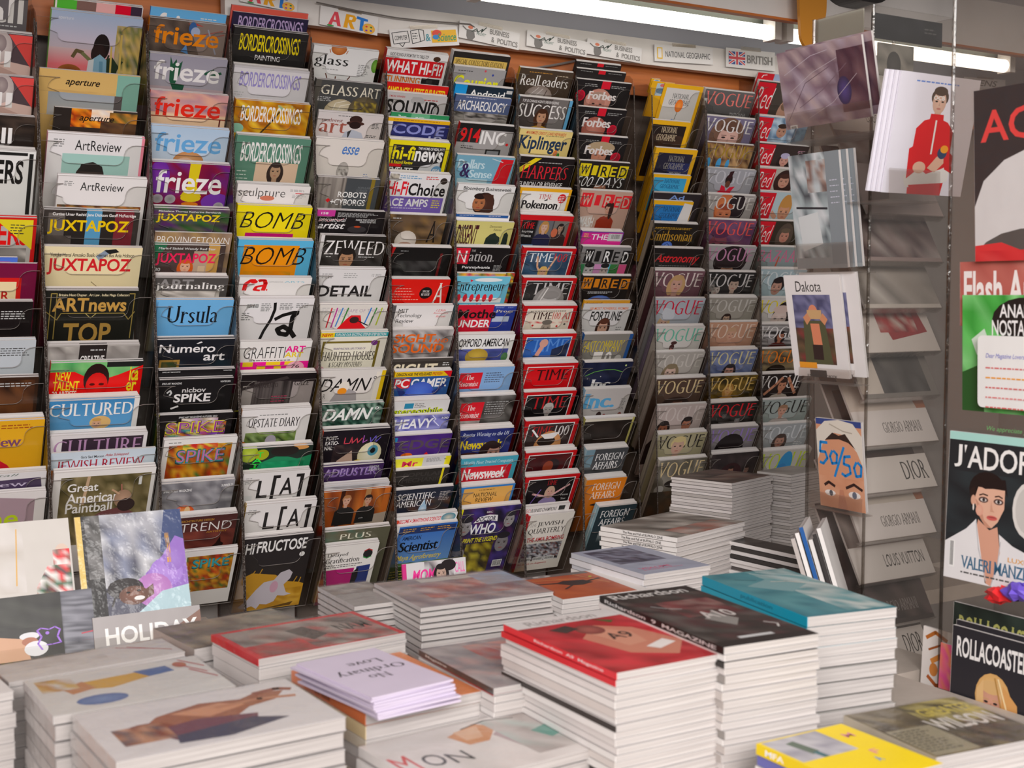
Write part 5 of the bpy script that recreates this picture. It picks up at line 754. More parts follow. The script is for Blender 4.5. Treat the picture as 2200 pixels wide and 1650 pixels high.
pile('richblk', (1325, 1275), (1555, 1390), (1745, 1355), 1.075,
     [(.0125, '222', 'B 24201f;N 0 24 100 190 8 12 5 24201f 3a3431 4a2a2c 5a5450 2a2624;N 30 50 90 110 5 5 7 7a3a3c 8a6a64 3a3431 5a2a2c;P 8a8682 40 120 60 100 70 130 54 150;T b d4cfcc 4 6 88 24 Richardson;T B c8c0bc 44 96 78 120 A10;Z aaa .8 20 60 30 74 42 80;Z c8c4c0 1 82 150 90 160 84 170;R 30 182 66 188 ccc', 'black magazine with large grey title, highest of its pile', False, ('ddd', 'Richardson  9  MAGAZINE', .05, .95)),
      (.0105, 'ece8e6', 'B e4dfdd', 'white spined magazine under the black one', False),
      (.0105, '2a2624', 'B 2a2624', 'black spined magazine, third under the black cover', False)], MG+(.012, ['d8d2d0', '9a9490', 'e6e2e0', 'c8c0bc', 'b8b0ac', 'e0dad8', 'd0c8c4'], 'grey edged magazine'), jit=.003)
pile('teal', (1500, 1237), (1735, 1325), (1932, 1305), 1.065,
     [(.0185, '12a4c4', 'B 3a7c88;N 0 0 100 180 7 10 5 3a7c88 4a8a94 5a949a 34707c;N 50 0 100 180 5 12 6 5a949a a8b8b8 4a8088 c0c8c4 6a9ca0;P 7aa0a4 16 60 50 40 80 70 46 96;Z d8c8b8 .8 50 50 66 54 80 66;Z 2a5a64 .8 20 30 40 40;Z c8d8d8 .8 60 6 96 40;Z c8d8d8 .8 50 10 90 60', 'large teal cover with white streaks, thick turquoise spine', False, ('0a7a94', 'publication', .4, .7)),
      (.018, '18acca', 'B 3a7c88', 'turquoise spined book under the teal cover', False), (.018, 'e4f0f2', 'B dfe8ea', 'white book, third in the teal topped pile', False), (.018, '3ab4cc', 'B dfe8ea', 'pale blue edged book, fourth in the teal topped pile', False), (.018, '18acca', 'B e6e2e0', 'white book with turquoise spine, fifth in the teal topped pile', False),
      (.026, '1f1d1c', 'B c8c4c0', 'wrapped book with lime nine on its black spine', True, ('b4d82c', '49', .04, .5)), (.026, '2a2622', 'B c8c4c0', 'wrapped book with cream nine on its black spine', True, ('e8d098', '49', .04, .5)), (.024, '1f1d1c', 'B c8c4c0', 'wrapped book, green nine on a slim black spine', True, ('a8d02c', '9', .04, .4)),
      (.024, '6a4ab0', 'B c8c4c0', 'wrapped book with lilac nine on violet spine', True, ('d8d0f0', '49', .04, .5)), (.026, 'f0b4c0', 'B f0b8c2;T b 6a3a44 60 80 90 86 a week at', 'pink book near the bottom of the teal topped pile', False)], BK+(.02, WH, 'white book'), zbot=TABLE+.001, jit=.003)
pile('wrap', (780, 1253), (905, 1303), (1205, 1275), .985,
     [(.0115, 'd0cccc', 'B b0a8a8;N 0 0 100 80 10 7 5 b0a8a8 988e90 c8b8b4 7a6a6c b8a098;N 18 16 90 62 8 5 6 b85a4c c87a68 a8989a 8a6a68 d8c0b8;R 30 4 80 14 d8d2c8;N 70 6 100 40 3 3 8 a8b8d0 b0a8a8 c0c8d8', 'clear bagged magazine with rust coloured photo, middle of table', True),
      (.0115, 'd8d4d2', 'B d8d4d2', 'clear bagged copy under the rust photo magazine', True)], MG+(.0125, ['dcd8d6', 'e4e0de', 'd2cccc'], 'clear bagged magazine'), wrapfill=True)
pile('silver', (683, 1258), (762, 1300), (872, 1286), .968,
     [(.0125, 'c8c4c4', 'B a8a2a0;N 0 0 100 80 8 6 5 a8a2a0 c0b8b4 8a8482 9a8a80', 'grey magazine in crinkled silver film beside the bagged pile', True)], MG+(.0125, ['c8c4c4', 'd4d0d0'], 'silver film wrapped magazine'), wrapfill=True)
pile('tennis', (1105, 1243), (1210, 1287), (1395, 1264), .975,
     [(.011, 'd8d4d2', 'B b4562c;N 0 10 86 90 6 5 4 b4562c c06232 a84a24 b85a30;R 86 0 100 120 dcd6d2;R 0 0 84 10 6a6460;T B b8b4b0 4 1 40 9 10;P 2a2420 26 40 40 32 62 36 66 50 50 56 38 54;Z 2a2420 2.2 6 36 30 40;Z 2a2420 2 60 44 82 36;Z 3a2a22 1.4 38 54 24 66;Z e0a868 .5 10 20 60 30;Z e0a868 .5 64 10 80 60;E 76 26 2 2 c8d840', 'orange clay court cover with leaping player', False)], MG+(.0115, WH, 'white magazine'), jit=.002)
pile('bronze', (1372, 1248), (1426, 1268), (1474, 1263), .955,
     [(.012, '7a6a4a', 'B 8a7448;N 0 0 100 90 6 5 4 8a7448 a88a58 6a5a3c c0a070', 'bronze brown cover partly hidden behind the black magazine', False)], MG+(.015, WH, 'white magazine'))
pile('blue', (1195, 1192), (1385, 1234), (1545, 1219), 1.0,
     [(.0125, 'c8ccd4', 'B a4a8ba;N 10 10 80 90 10 9 5 5a5a70 3a3848 8a8ca0 6a6476 4a4658;N 0 90 100 140 6 4 6 a4a8ba b0b4c4 9a9eb0;T b d84a78 14 118 60 126 VOLUME;L 14 130 60 1 d84a78', 'slate blue cover with crowd photo and pink type', False)], MG+(.0125, ['e4e4e8', 'd4d8e0', 'ece8e6'], 'pale magazine'), jit=.003)
SPN = ('2a2626', 'The Rise and Fall of BUFFALO ZINE', .3, .82)
pile('buff', (1290, 1130), (1455, 1155), (1602, 1120), 1.022,
     [(.0125, 'e4e0dd', 'B 6a625c;N 0 0 100 140 9 10 5 4a4440 7a7068 9a948c 5a5450 c8c0b8;N 20 50 90 130 5 5 6 a85a48 8a7a70 c0b8b0 6a5a54', 'dark glossy cover topping the pile with printed white spines', False, SPN)]
     + [(.0125, 'e4e0dd', 'B b8b0aa', f'magazine with lettered white spine, {o} in its pile', False, SPN) for o in ('second', 'third', 'fourth', 'fifth')], MG+(.0125, ['e0dad8', 'cac4c0'], 'white spined magazine'))
pile('vst', (1440, 1024), (1572, 1038), (1662, 1020), 1.05,
     [(.0085, 'd8d2ce', 'B 4a4440;N 0 0 100 120 6 6 5 4a4440 6a5a54 3a3634 7a6e68;N 10 40 90 110 4 4 6 5a3a34 4a4440 8a7a70', 'brown glossy cover on tall pile below the racks', False)], MG+(.0092, ['cfc9c6', 'd8d2d0', 'c4bebc', 'e0dad8', 'b8b2ae'], 'grey white magazine'))
pile('vst2', (1625, 1012), (1700, 1020), (1775, 1008), 1.052,
     [(.0085, 'c8c4c0', 'B a8a4a0;N 0 0 100 120 4 5 5 a8a4a0 b8b4b0 8a8682', 'pale cover on the pile behind the tall brown one', False)], MG+(.0092, ['c4bebc', 'cfc9c6', 'b0aaa6'], 'greyish magazine'))
pile('bw', (1568, 1153), (1748, 1200), (1785, 1191), .98,
     [(.0105, 'ddd8d6', 'B 3a3634;N 0 0 100 160 5 9 5 3a3634 4a4644 2a2826 5a5450', 'charcoal cover on white sided pile beside the tower', False)]
     + [(.0105, ('3a3634', 'ddd8d6')[i % 2], 'B 3a3634', f'{n} magazine under the charcoal cover beside the tower', False) for i, n in enumerate(('black edged', 'white edged', 'dark edged', 'pale edged'))], MG+(.011, ['ddd8d6', '5a5452', 'e4e0de'], 'striped edge magazine'), jit=.005)
# lavender booklets on the orange book
z0 = .966; l, f, r = at_z(637, 1425, 1.0), at_z(795, 1500, 1.0), at_z(970, 1460, 1.0)
a = math.atan2((r-f).y, (r-f).x); w, h = (r-f).length, (l-f).length
bl = None; nb = 9; tb_ = .0038
art = 'B d8cce0;T S 3a3440 74 92 88 76 No;T S 3a3440 50 70 98 50 yranidrO;T S 3a3440 30 40 62 22 evoL'
for i in range(nb):
    if i == nb-1:
        root = empty('booklet', 'lavender booklet with black serif words, topmost of its pile', 'booklet', 'lavender booklets on the orange book')
        c = MB(); c.box(0, 0, 0, w, tb_-.0005, h, hexc('cfc4d8')); A = Art(c, w, h); A.rect(0, 0, 1, h/w, hexc('d8cce0'))
        for wd, y0, y1, x0, x1 in (('No', 1.02, .86, .36, .6), ('Ordinary', .8, .58, .1, .92), ('Love', .52, .36, .4, .8)):
            V, F = glyphs(wd, 'S'); A.k += 1      # printed the other way up: read from the far side of the table
            c.mesh([((1-(1-x1)-(x1-x0)*q)*w, -A.step*A.k, h-(y1+(y0-y1)*(p))*w) for q, p in V], F, hexc('3a3440'))
        c.obj('cover', M['print'], root)
    elif bl is None:
        root = bl = empty('booklet', 'plain lavender booklet, lowest of the pile on the orange book', 'booklet', 'lavender booklets on the orange book')
        c = MB(); c.box(0, 0, 0, w, tb_-.0005, h, hexc('cfc4d8')); c.obj('cover', M['print'], root)
    else: root = copy_tree(bl); root['label'] = f'plain lavender booklet, {ORD[i]} from the bottom of its small pile'
    s = (nb-1-i)*.0022
    root.location = (f.x+s*.6+random.uniform(-.003, .003), f.y-s*.5+random.uniform(-.002, .002), z0+tb_*(i+1)); root.rotation_euler = (R(-90), 0, a+R(random.uniform(-3, 3) if i < nb-1 else 0))
if _to.name in COL.objects: COL.objects.unlink(_to)
# ---------------------------------------------------------------- cabinet under the racks, sign strip, lamps
cb = empty('base_cabinet', 'long grey cabinet under the wall racks', 'cabinet', None, (2.0, 3.6, 0))
child_box(cb, 'carcass', 'grey', .3, 3.36, 0, 4.3, 3.82, .55); child_box(cb, 'worktop', 'table', .28, 3.32, .55, 4.32, 3.82, .578)
zs = at_y(1000, 100, 3.6).z
SY = 3.618
st, sb_ = at_y(1340, 88, SY).z, at_y(1340, 131, SY).z
XS = at_y(486, 0, SY).x
slab('trim_1', XS, SY+.012, sb_, 4.85, SY+.05, st+.02, 'white')
slab('trim_2', XS, SY+.0505, st-.004, 4.85, WALL, st+.02, 'white')
slab('trim_5', .2, 3.69, 2.31, 4.85, 3.70, st+.005, 'wood')
CEIL = at_y(1340, 84, SY).z+.02
b = MB(); b.tube([at_y(680, 5, SY-.004), at_y(760, 22, SY-.004), at_y(850, 38, SY-.004), at_y(905, 44, SY-.004), at_y(1010, 52, SY-.004), at_y(1030, 66, SY+.008)], .0022, 6)
tag(b.obj('cable', M['cable']), 'thin beige cable running along the sign strip', 'cable')
b = MB(); p = [at_y(1140, 148, 3.68), at_y(1200, 138, 3.675), at_y(1260, 126, 3.675), at_y(1330, 122, 3.675), at_y(1420, 137, 3.675), at_y(1500, 124, 3.675), at_y(1520, 118, 3.675)]
b.tube(p, .004, 6); tag(b.obj('grey_cable', M['cable']), 'grey cable drooping under the sign strip above the racks', 'cable')
def sign(label, TL, TR, BL, art, ah):
    name = 'hanging_sign'
    tl, tr, bl = (at_y(*q, SY) for q in (TL, TR, BL)); w = (tr-tl).length; h = (bl-tl).length
    roll = -math.atan2(tr.z-tl.z, tr.x-tl.x)
    rt = empty(name, label, 'sign', 'shelf signs along the strip', tl, (0, roll, 0))
    b = MB(); b.box(0, 0, -h, w, .003, 0, hexc('e6e2e0')); b.obj('card', M['print'], rt)
    c = MB(); A = Art(c, w, h); A.step = .00012; A.ym = h/w; A.ys = h/w/ah; A.run(art); 
    o = c.obj('lettering', M['print'], rt); o.location = (0, -.0004, -h)
    c = MB(); c.box(w*.3, -.0014, -h*.06, w*.7, -.0008, h*.14); c.obj('tape', M['tape'], rt)
ART = 'P e04a58 14 40 24 8 30 8 36 40 30 40 28 32 22 32 20 40;P f4eae8 23 27 27 27 25 16;P f0a818 40 40 44 8 58 8 62 14 60 22 54 25 60 40 53 40 48 26 47 40;P f8f0e0 50 13 56 13 54 20 49 20;P 2a7ad0 62 14 63 8 82 11 82 16 75 16 74 40 68 40 69 15;E 84 32 11 12 f0b040 f8c860;E 80 28 2 2 e03a3a;E 88 28 2 2 3a8a3a;E 88 36 2 2 2a5ad0;E 80 37 2 2 8a3ab0;E 18 42 6 2 3a9a4a'
BUS = 'E 18 12 4 4 e08060;P 7a7674 12 18 24 18 26 34 22 46 14 46 12 34;Z 7a7674 1.2 12 20 5 12;Z 7a7674 1.2 24 20 30 16;Z 3a4a42 .8 20 22 28 12 30 20 38 10 36 18 44 4;T bi 8a9a92 28 20 44 27 PROFIT;T b 86827f 50 5 82 18 BUSINESS;T b 86827f 53 24 58 37 &;T b 86827f 63 24 97 37 POLITICS'
sign('white sign with red, yellow and blue letters, cut by the frame top', (518, -32), (640, -6), (514, 2), ART, .44)
sign('white sign with red, yellow and blue letters above the urchin cover', (689, 11), (813, 37), (683, 51), ART, .44)
sign('sign with computer drawing and yellow science badge', (836, 63), (982, 57), (836, 104), 'Z 333 .5 3 6 26 4 27 22 4 24 3 6;Z 333 .5 12 24 16 29 20 23;Z 333 .5 30 4 42 2 43 22 31 25 30 4;Z 333 .5 42 2 49 4 49 20 43 22;L 32 8 8 3 555 4;T i 444 6 11 24 18 COMPUTER;T b 4a9aa8 51 10 58 22 &;R 60 5 97 25 f0b828;E 68 10 7 6 e04838;E 66 16 5 4 3a8ad0;T bi 3a9a6a 68 10 96 23 Science', .31)
sign('sign with small grey suited man, first of three alike', (988, 43), (1117, 72), (986, 80), BUS, .42)
sign('sign with small grey suited man, second of three alike', (1133, 64), (1262, 90), (1132, 98), BUS, .42)
sign('sign with small grey suited man, third of three alike', (1262, 82), (1379, 104), (1260, 115), BUS, .42)
sign('sign with yellow outlined rectangle and black capitals', (1406, 95), (1531, 104), (1405, 131), 'P f0c018 4 5 13 5 13 26 4 26;R 5.5 7 11.5 24 ece8e6;T - 333 18 11 95 22 NATIONAL GEOGRAPHIC', .31)
sign('sign with union flag and grey capitals', (1560, 102), (1665, 113), (1558, 143), 'R 5 6 38 30 2a4a9a;P eee 5 6 9 6 38 27 38 30 34 30 5 9;P eee 38 6 34 6 5 27 5 30 9 30 38 9;P d83a48 5 6 7 6 38 28.5 38 30 36 30 5 7.5;P d83a48 38 6 36 6 5 28.5 5 30 7 30 38 7.5;R 18 6 25 30 eee;R 5 14 38 22 eee;R 19.5 6 23.5 30 d83a48;R 5 15.5 38 20.5 d83a48;T b 86827f 42 10 94 26 BRITISH', .36)
sign('grey sign half hidden behind the white magazine', (2072, 165), (2160, 172), (2070, 186), 'T bi 444 10 6 80 24 TEENS', .3)
slab('wall_panel', 3.62, WALL-.03, 0, 4.88, WALL-.002, 2.36, 'grey')
# ceiling fixture: two fluorescent tubes end to end in a shallow metal channel
c0 = at_z(1450, 42, 2.5); fy = c0.y; fz = 2.5
x_j = at_y(1672, 82, fy).x
CZ = max(CEIL, fz+.075)
for i, (xa, xb) in enumerate(((x_j-1.21, x_j-.012), (x_j+.012, x_j+1.21))):
    rt = empty('fluorescent_lamp', ('lit fluorescent tube lamp on the ceiling above the sign strip', 'lit fluorescent tube lamp continuing behind the clear tower')[i], 'lamp', 'fluorescent lamps in one line', ((xa+xb)/2, fy, fz))
    o = rt.location
    b = MB(); b.tube([(xa-o.x+.02, 0, 0), (xb-o.x-.02, 0, 0)], .025, 16); b.obj('tube', M['tube'], rt, True)
    for s in (xa, xb-.03):
        b = MB(); b.box(s-o.x, -.03, -.026, s-o.x+.03, .03, .05); b.obj('socket', M['white'], rt)
    b = MB(); pr = [(-.075, .028), (-.07, .028), (-.045, .06), (.045, .06), (.07, .028), (.075, .028), (.05, .066), (.05, CZ-fz), (-.05, CZ-fz), (-.05, .066)]
    n = len(pr); P = [(xa-o.x, y, z) for y, z in pr]+[(xb-o.x, y, z) for y, z in pr]
    b.mesh(P, [(k, (k+1) % n, n+(k+1) % n, n+k) for k in range(n)]+[tuple(range(n))[::-1], tuple(range(n, 2*n))], (1,1,1,1)); b.obj('housing', M['lamp_grey'], rt)
fy2 = fy-.16
ft, fb = at_y(2120, 66, fy2).z, at_y(2120, 108, fy2).z
slab('trim_3', .2, fy2-.02, fb, 4.88, fy2, 2.70, 'white')
slab('trim_4', .2, fy2-.024, fb-.008, 4.88, fy2+.004, fb, 'wood')
slab('wall_upper', -3, SY+.04, st+.0205, 4.88, SY+.06, CZ, 'paint')
slab('ceiling_1', -3, fy2, CZ, 5.2, 4.0, CZ+.03, 'paint')
# orange board and dark bag hanging from the front edge of the ceiling
pa = at_y(1712, 10, fy2-.09); pb = at_y(1776, 14, fy2-.09); pc = at_y(1730, 108, fy2-.09)
rt = empty('orange_board', 'orange yellow board hanging beside the ceiling lamp', 'board', None, (pa.x, pa.y, pc.z))
hh = 2.679-pc.z; ww = (pb-pa).length
b = MB(); b.prism(rounded([(0, hh), (ww*.16, 0.03), (ww*.42, 0), (ww, hh*.35), (ww, hh)], .05), 0, .012); b.obj('panel', M['orange'], rt)
child_box(rt, 'top_rail', 'metal', pa.x-.01, pa.y-.01, 2.655, pb.x+.01, pa.y+.022, 2.679)
pa = at_y(1800, -10, fy2-.12); pb = at_y(1925, 14, fy2-.12)
rt = empty('hanging_bag', 'dark woven bag hanging at the frame top above the tower', 'bag', None, (pa.x, pa.y, pb.z))
b = MB(); ww = pb.x-pa.x; hh = 2.679-pb.z
b.prism(rounded([(0, hh), (.01, .06), (ww*.3, 0), (ww*.8, 0), (ww, .08), (ww, hh)], .05), 0, .11); b.obj('body', M['dark'], rt)
b = MB(); b.tube([(ww*.74, -.004, hh), (ww*.74, -.006, .02)], .006, 6); b.obj('strap', M['metal'], rt)
# ---------------------------------------------------------------- clear display towers and the magazines on them
def tower(label, x0, y0, x1, y1, ztop, zb, tiers):
    rt = empty('clear_display_tower', label, 'display tower', None, ((x0+x1)/2, (y0+y1)/2, zb)); l = rt.location
    t = .003
    for nm, a in (('front_panel', (x0, y0, x1, y0+t)), ('side_panel', (x0, y0+t+.0004, x0+t, y1)), ('side_panel', (x1-t, y0+t+.0004, x1, y1)), ('back_panel', (x0+t, y1-t, x1-t, y1))):
        child_box(rt, nm, 'tower', a[0], a[1], zb, a[2], a[3], ztop)
    for x, y in ((x0, y0), (x1, y0), (x0, y1), (x1, y1)):
        b = MB(); b.tube([(x-l.x, y-l.y, 0), (x-l.x, y-l.y, ztop-zb)], .0042, 6); b.obj('corner_bead', M['rimclear'], rt)
    child_box(rt, 'base', 'metal', x0+.004, y0+.004, zb, x1-.004, y1-.004, zb+.02)
    for z in tiers: child_box(rt, 'shelf', 'tower', x0+.006, y0+.006, z, x1-.006, y1-.006, z+.003)
    return rt
M['rimclear'] = clear('clear_bead', 'd0ccc8', .15, .8, .3, 30, .06)
cx = at_y(1865, 640, 2.13).x; cy = 2.13; xr = at_y(2037, 640, cy).x; yl = at_plane(1740, 640, (cx, 0, 0), (1, 0, 0)).y
tops = [462, 562, 662, 756, 852, 952, 1052, 1152, 1240, 1336, 1428]
zt = [at_y(1950, p, cy+.012).z for p in tops]
tower('clear plastic display tower standing behind the teal pile', cx, cy, xr, yl, at_y(1865, 8, cy).z, .01, [])
def standing(label, w, h, t, art, spine, loc, rot, name='magazine', group='magazines on the clear towers', wrap=False, spine_text=None, ys=1.0):
    rt = empty(name, label, 'magazine', group, loc, rot); mag_parts(rt, w, h, t, art, spine, spine_text=spine_text, ys=ys)
    if wrap:
        b = MB(); e = .002; rd = random.Random(5); n = 8
        P = [(-e+(w+2*e)*i/n, -.0016-.0016*rd.random(), -e+(h+2*e)*j/n) for j in range(n+1) for i in range(n+1)]
        b.mesh(P, [(j*(n+1)+i, j*(n+1)+i+1, (j+1)*(n+1)+i+1, (j+1)*(n+1)+i) for j in range(n) for i in range(n)], (1,1,1,1)); b.obj('plastic_sleeve', M['film'], rt)
    return rt
# inside: magazines lying back on ledges, their back covers showing through the front panel
AD = ['B d0c0be;N 0 0 100 70 8 6 5 a8908e c0b0ac 8a7472 d0c4c0;R 0 0 100 34 ece4e0;T - 6a6260 50 12 94 22 LOUIS VUITTON', 'B a89694;N 0 0 100 120 9 9 5 8a7674 6a585a a89898 b8b0ae 5a4a4c;Z d8d0d0 .6 36 40 36 80;Z d8d0d0 .6 56 40 56 80', 'B d8d2cc;N 0 0 100 120 6 6 5 c0bab4 a8a29c d4d0cc 8e8a86', 'B e6e0dc;P a83438 24 40 80 40 92 104 42 112;N 30 46 80 104 7 8 4 a83438 d8c8c0 8a2a30 c04a4a', 'B 8e8a86;R 0 0 30 120 d8d0c8;N 28 0 90 120 5 6 4 6a6868 4a4848 8a8886', 'B dcd2ca;P b87a5a 70 20 100 20 100 100 90 100;R 0 92 100 128 f0ecec;T S 6a6664 34 104 84 114 GIORGIO ARMANI', 'B 7a706c;R 10 20 86 92 4a3a38;R 0 92 100 128 f0ecea;T S 4a4846 62 98 94 114 DIOR', 'B dfd8d0;P b87a5a 74 20 100 20 100 100 92 100;R 0 92 100 128 f0ecec;T S 6a6664 34 104 84 114 GIORGIO ARMANI', 'B a89a94;N 0 0 100 90 7 6 5 8a7a74 5a504e b8aaa4 c0b4ae;R 0 92 100 128 e0dcda;T - 4a4846 40 102 92 113 LOUIS VUITTON', 'B 4a4240;N 0 0 100 120 8 8 5 4a4240 5a504c 3a3433 6a5a5a;T S 8a8482 34 104 84 114 GIORGIO ARMANI', 'B 6a6462;R 0 92 100 128 e0dcda;T S 4a4846 70 98 94 114 DIOR']
LK = ['mauve and cream', 'dusky pink photo', 'pale grey', 'red patterned', 'dark grey', 'cream with white band', 'brown with bold serif word', 'beige with white band', 'taupe with white foot', 'very dark', 'charcoal and white']
lam = R(-29); rm = Matrix.Rotation(lam, 3, 'X')
for i, z in enumerate(zt):
    w = xr-cx-.014; h = w*1.28; hmax = (yl-.02-(cy+.012))/math.sin(-lam); h = min(h, hmax)
    b = MB(); 
    rt = empty('back_to_front_magazine', f'magazine showing a {LK[i]} back cover, {ORD[i]} down inside the tower', 'magazine', 'magazines inside the clear tower', (cx+.007, cy+.0125, z), (lam, 0, 0))
    c = MB(); c.box(0, 0, 0, w, .006, h, hexc('d0cac8')); A = Art(c, w, h)
    A.ym = h/w; A.run(AD[i] if h/w > 1.25 else AD[i].replace(' 92 100 128', f' {int(h/w*100)-34} 100 {int(h/w*100)}').replace(' 104 84 114', f' {int(h/w*100)-22} 84 {int(h/w*100)-11}').replace(' 98 94 114', f' {int(h/w*100)-28} 94 {int(h/w*100)-9}').replace(' 102 92 113', f' {int(h/w*100)-24} 92 {int(h/w*100)-12}'))
    c.obj('cover', M['print'], rt)
    c = MB(); c.box(0, .0061, 0, w, .02, .003); c.box(0, -.004, -.0035, w, .02, -.0005); c.obj('ledge', M['tower'], rt)
# outer magazines on the face towards the street (x = cx side); local x runs towards the viewer
def on_side(label, TL, TR, BL, x, art, spine, lean, t=.006, copies=0, fan=(.012, .0), wrap=False, base=True, spine_text=None, look=None, asp=None):
    n = (1, 0, 0); tl, tr, bl = (at_plane(*q, (x, 0, 0), n) for q in (TL, TR, BL)); w = (tr-tl).length; h = (tl.z-bl.z)/math.cos(R(lean)); w = h/asp if asp else w
    rt = None; rot = (R(lean), 0, R(-90)); mt = Matrix.Rotation(R(-90), 3, 'Z') @ Matrix.Rotation(R(lean), 3, 'X')
    for k in range(copies+1):
        if k == 0: rt = standing(label, w, h, t, art, spine, (0, 0, 0), rot, wrap=wrap, spine_text=spine_text); o = rt
        else: o = copy_tree(rt); o['label'] = f'{ORD[k]} spare copy fanned behind the {look}'
        o.location = tl - mt @ Vector((0, 0, h)) + mt @ Vector((fan[0]*k, (t+(.0045 if wrap else .0022))*k, fan[1]*k)); 
    return w, h, tl
X1 = cx-.05
on_side('plastic wrapped magazine with streaming purple hair, high on the tower', (1668, 116), (1850, 74), (1697, 272), cx-.125, 'B a89494;N 0 0 100 80 12 9 5 a08a90 c0aaac 7a6270 b8a8b8 8a7080;N 70 8 100 60 4 5 4 5a3a48 4a3040 7a5a60;E 74 42 8 12 3a3050 5a4a8a;Z c8bcc8 .25 6 20 40 8 60 6;Z c8bcc4 .2 10 36 40 22 70 14;Z 7a6270 .3 20 50 50 38 80 20;Z c8b8c0 .2 30 60 60 50 90 30;Z 6a5260 .25 4 60 30 30 60 20;K 5 64 9 8', 'b8a8a8', 12, .006, 1, (.02, .004), True, look='purple hair magazine')
on_side('grey magazine with icy blue photo hanging on the tower', (1693, 336), (1801, 318), (1708, 577), cx-.1, 'B 9aa0a4;N 0 0 72 150 8 10 6 8a9498 c0ccd0 5a6268 a8b4b8 d8dce0 4a4a50;N 34 10 72 56 5 5 4 b09a90 8a6a60 c0c8cc 6a5a58;Z 3a3a40 1.6 8 76 70 80;P d4d8da 10 90 50 84 56 130 16 140;R 72 0 100 160 8a9298;L 78 40 18 5 ccd 8', 'c8ccd0', 8, .007, 2, (.014, .0), look='grey icy magazine')
on_side('white book with woman holding a box up, in a clear pocket', (1683, 592), (1802, 580), (1720, 810), cx-.08, 'B ece8e8;T - 2a2626 20 8 66 22 Dakota;R 12 26 80 118 5a5a80;N 12 26 80 70 9 6 5 5a5a80 7a7aa0 4a4a6a 8a8ab0;N 12 70 80 118 7 6 5 5a4a38 6a5a40 4a3a30 8a3a3a;P 5a5a40 28 60 66 60 74 118 24 118;P e08a68 40 64 56 64 58 92 42 92;R 40 92 58 112 3a2a28;E 47 48 8 9 e09070;R 36 46 62 58 d0a878;P d8946c 28 56 36 50 42 58 34 66;P d8946c 58 58 64 50 72 58 66 66;R 12 116 44 124 f0a030;R 30 126 60 150 444;T b 444 24 132 78 137 JUSTINES PHOTOBOOK', 'e4e0de', 10, .006, 1, (.045, .004), look='white book of the woman with a box')
on_side('close face with white towel and blue handwritten numbers', (1752, 897), (1849, 895), (1757, 1088), cx-.046, 'B d89a78;R 0 0 100 10 3a4a8a;P e0d8cc 0 20 20 4 50 0 82 4 100 24 100 74 88 50 60 24 40 22 14 40 0 70;Z b8aea0 1 30 8 60 18 80 20;P 3a2a24 18 36 36 22 50 26 64 22 86 46 70 36 50 32 30 34;Z 1f86d0 2.4 24 40 8 40 6 56 18 56 22 66 12 76 4 74;Z 1f86d0 2.4 34 52 28 62 32 74 42 72 44 58 36 52;Z 1f86d0 2.4 60 44 36 96;Z 1f86d0 2.4 74 58 60 60 58 72 70 74 72 86 60 92 52 88;Z 1f86d0 2.4 86 66 80 76 84 90 94 88 96 72 88 66;Z 3a2420 2.4 12 112 22 106 36 112;Z 3a2420 2.4 60 112 78 104 96 112;E 24 124 12 5 f0e8e4;E 26 124 4 5 5a5a60;E 78 122 13 6 f0e8e4;E 78 122 5 6 6a7080;P c07a60 44 118 56 118 62 160 40 160;N 0 96 100 190 5 7 9 d89a78 e0a888 d0906e;E 24 124 12 5 f0e8e4;E 26 124 4 5 5a5a60;E 78 122 13 6 f0e8e4;E 78 122 5 6 6a7080;Z 3a2420 2.4 12 112 22 106 36 112;Z 3a2420 2.4 60 112 78 104 96 112;P c8886c 46 116 54 116 62 158 40 158', 'd8d0c0', 6, .008, 0, (.02, 0), look='blue number portrait')
def side_pocket(label, px, py0, py1, pxr, x):
    n = (1, 0, 0); a = at_plane(px, py0, (x, 0, 0), n); b2 = at_plane(pxr, py1, (x, 0, 0), n)
    rt = empty('clear_pocket', label, 'pocket', 'clear pockets on the tower side', (x, b2.y, b2.z))
    w = a.y-b2.y; h = a.z-b2.z
    b = MB(); b.box(0, 0, 0, .003, w, h); b.obj('front', M['tower'], rt)
    b = MB(); b.box(0.0032, 0, -.003, cx-.0048-x, w, 0); b.obj('floor', M['tower'], rt)
side_pocket('clear pocket holding the wrapped purple magazine', 1690, 245, 280, 1872, cx-.106)
side_pocket('clear pocket holding the grey icy magazine', 1706, 525, 583, 1830, cx-.082)
side_pocket('clear pocket holding the white book', 1716, 788, 828, 1834, cx-.056)
side_pocket('clear pocket holding the blue number portrait', 1738, 1052, 1110, 1850, cx-.042)
# spines standing in the lower part of the tower
for i in range(6):
    rt = standing(f'white edged magazine leaning at the tower foot, {ORD[i]} of six', .15, .3-.014*(i % 3), .009, 'B d8d4d2', ['e0dcda', '3a3636', 'd8d4d2', '2a5a9a', 'e4e0de', 'b8b0ac'][i], (0, 0, 0), (R(-17), 0, R(40)), group='magazines leaning at the tower foot')
    rt.location = (2.1-.0082*i, 1.985+.0098*i, TABLE+.001)
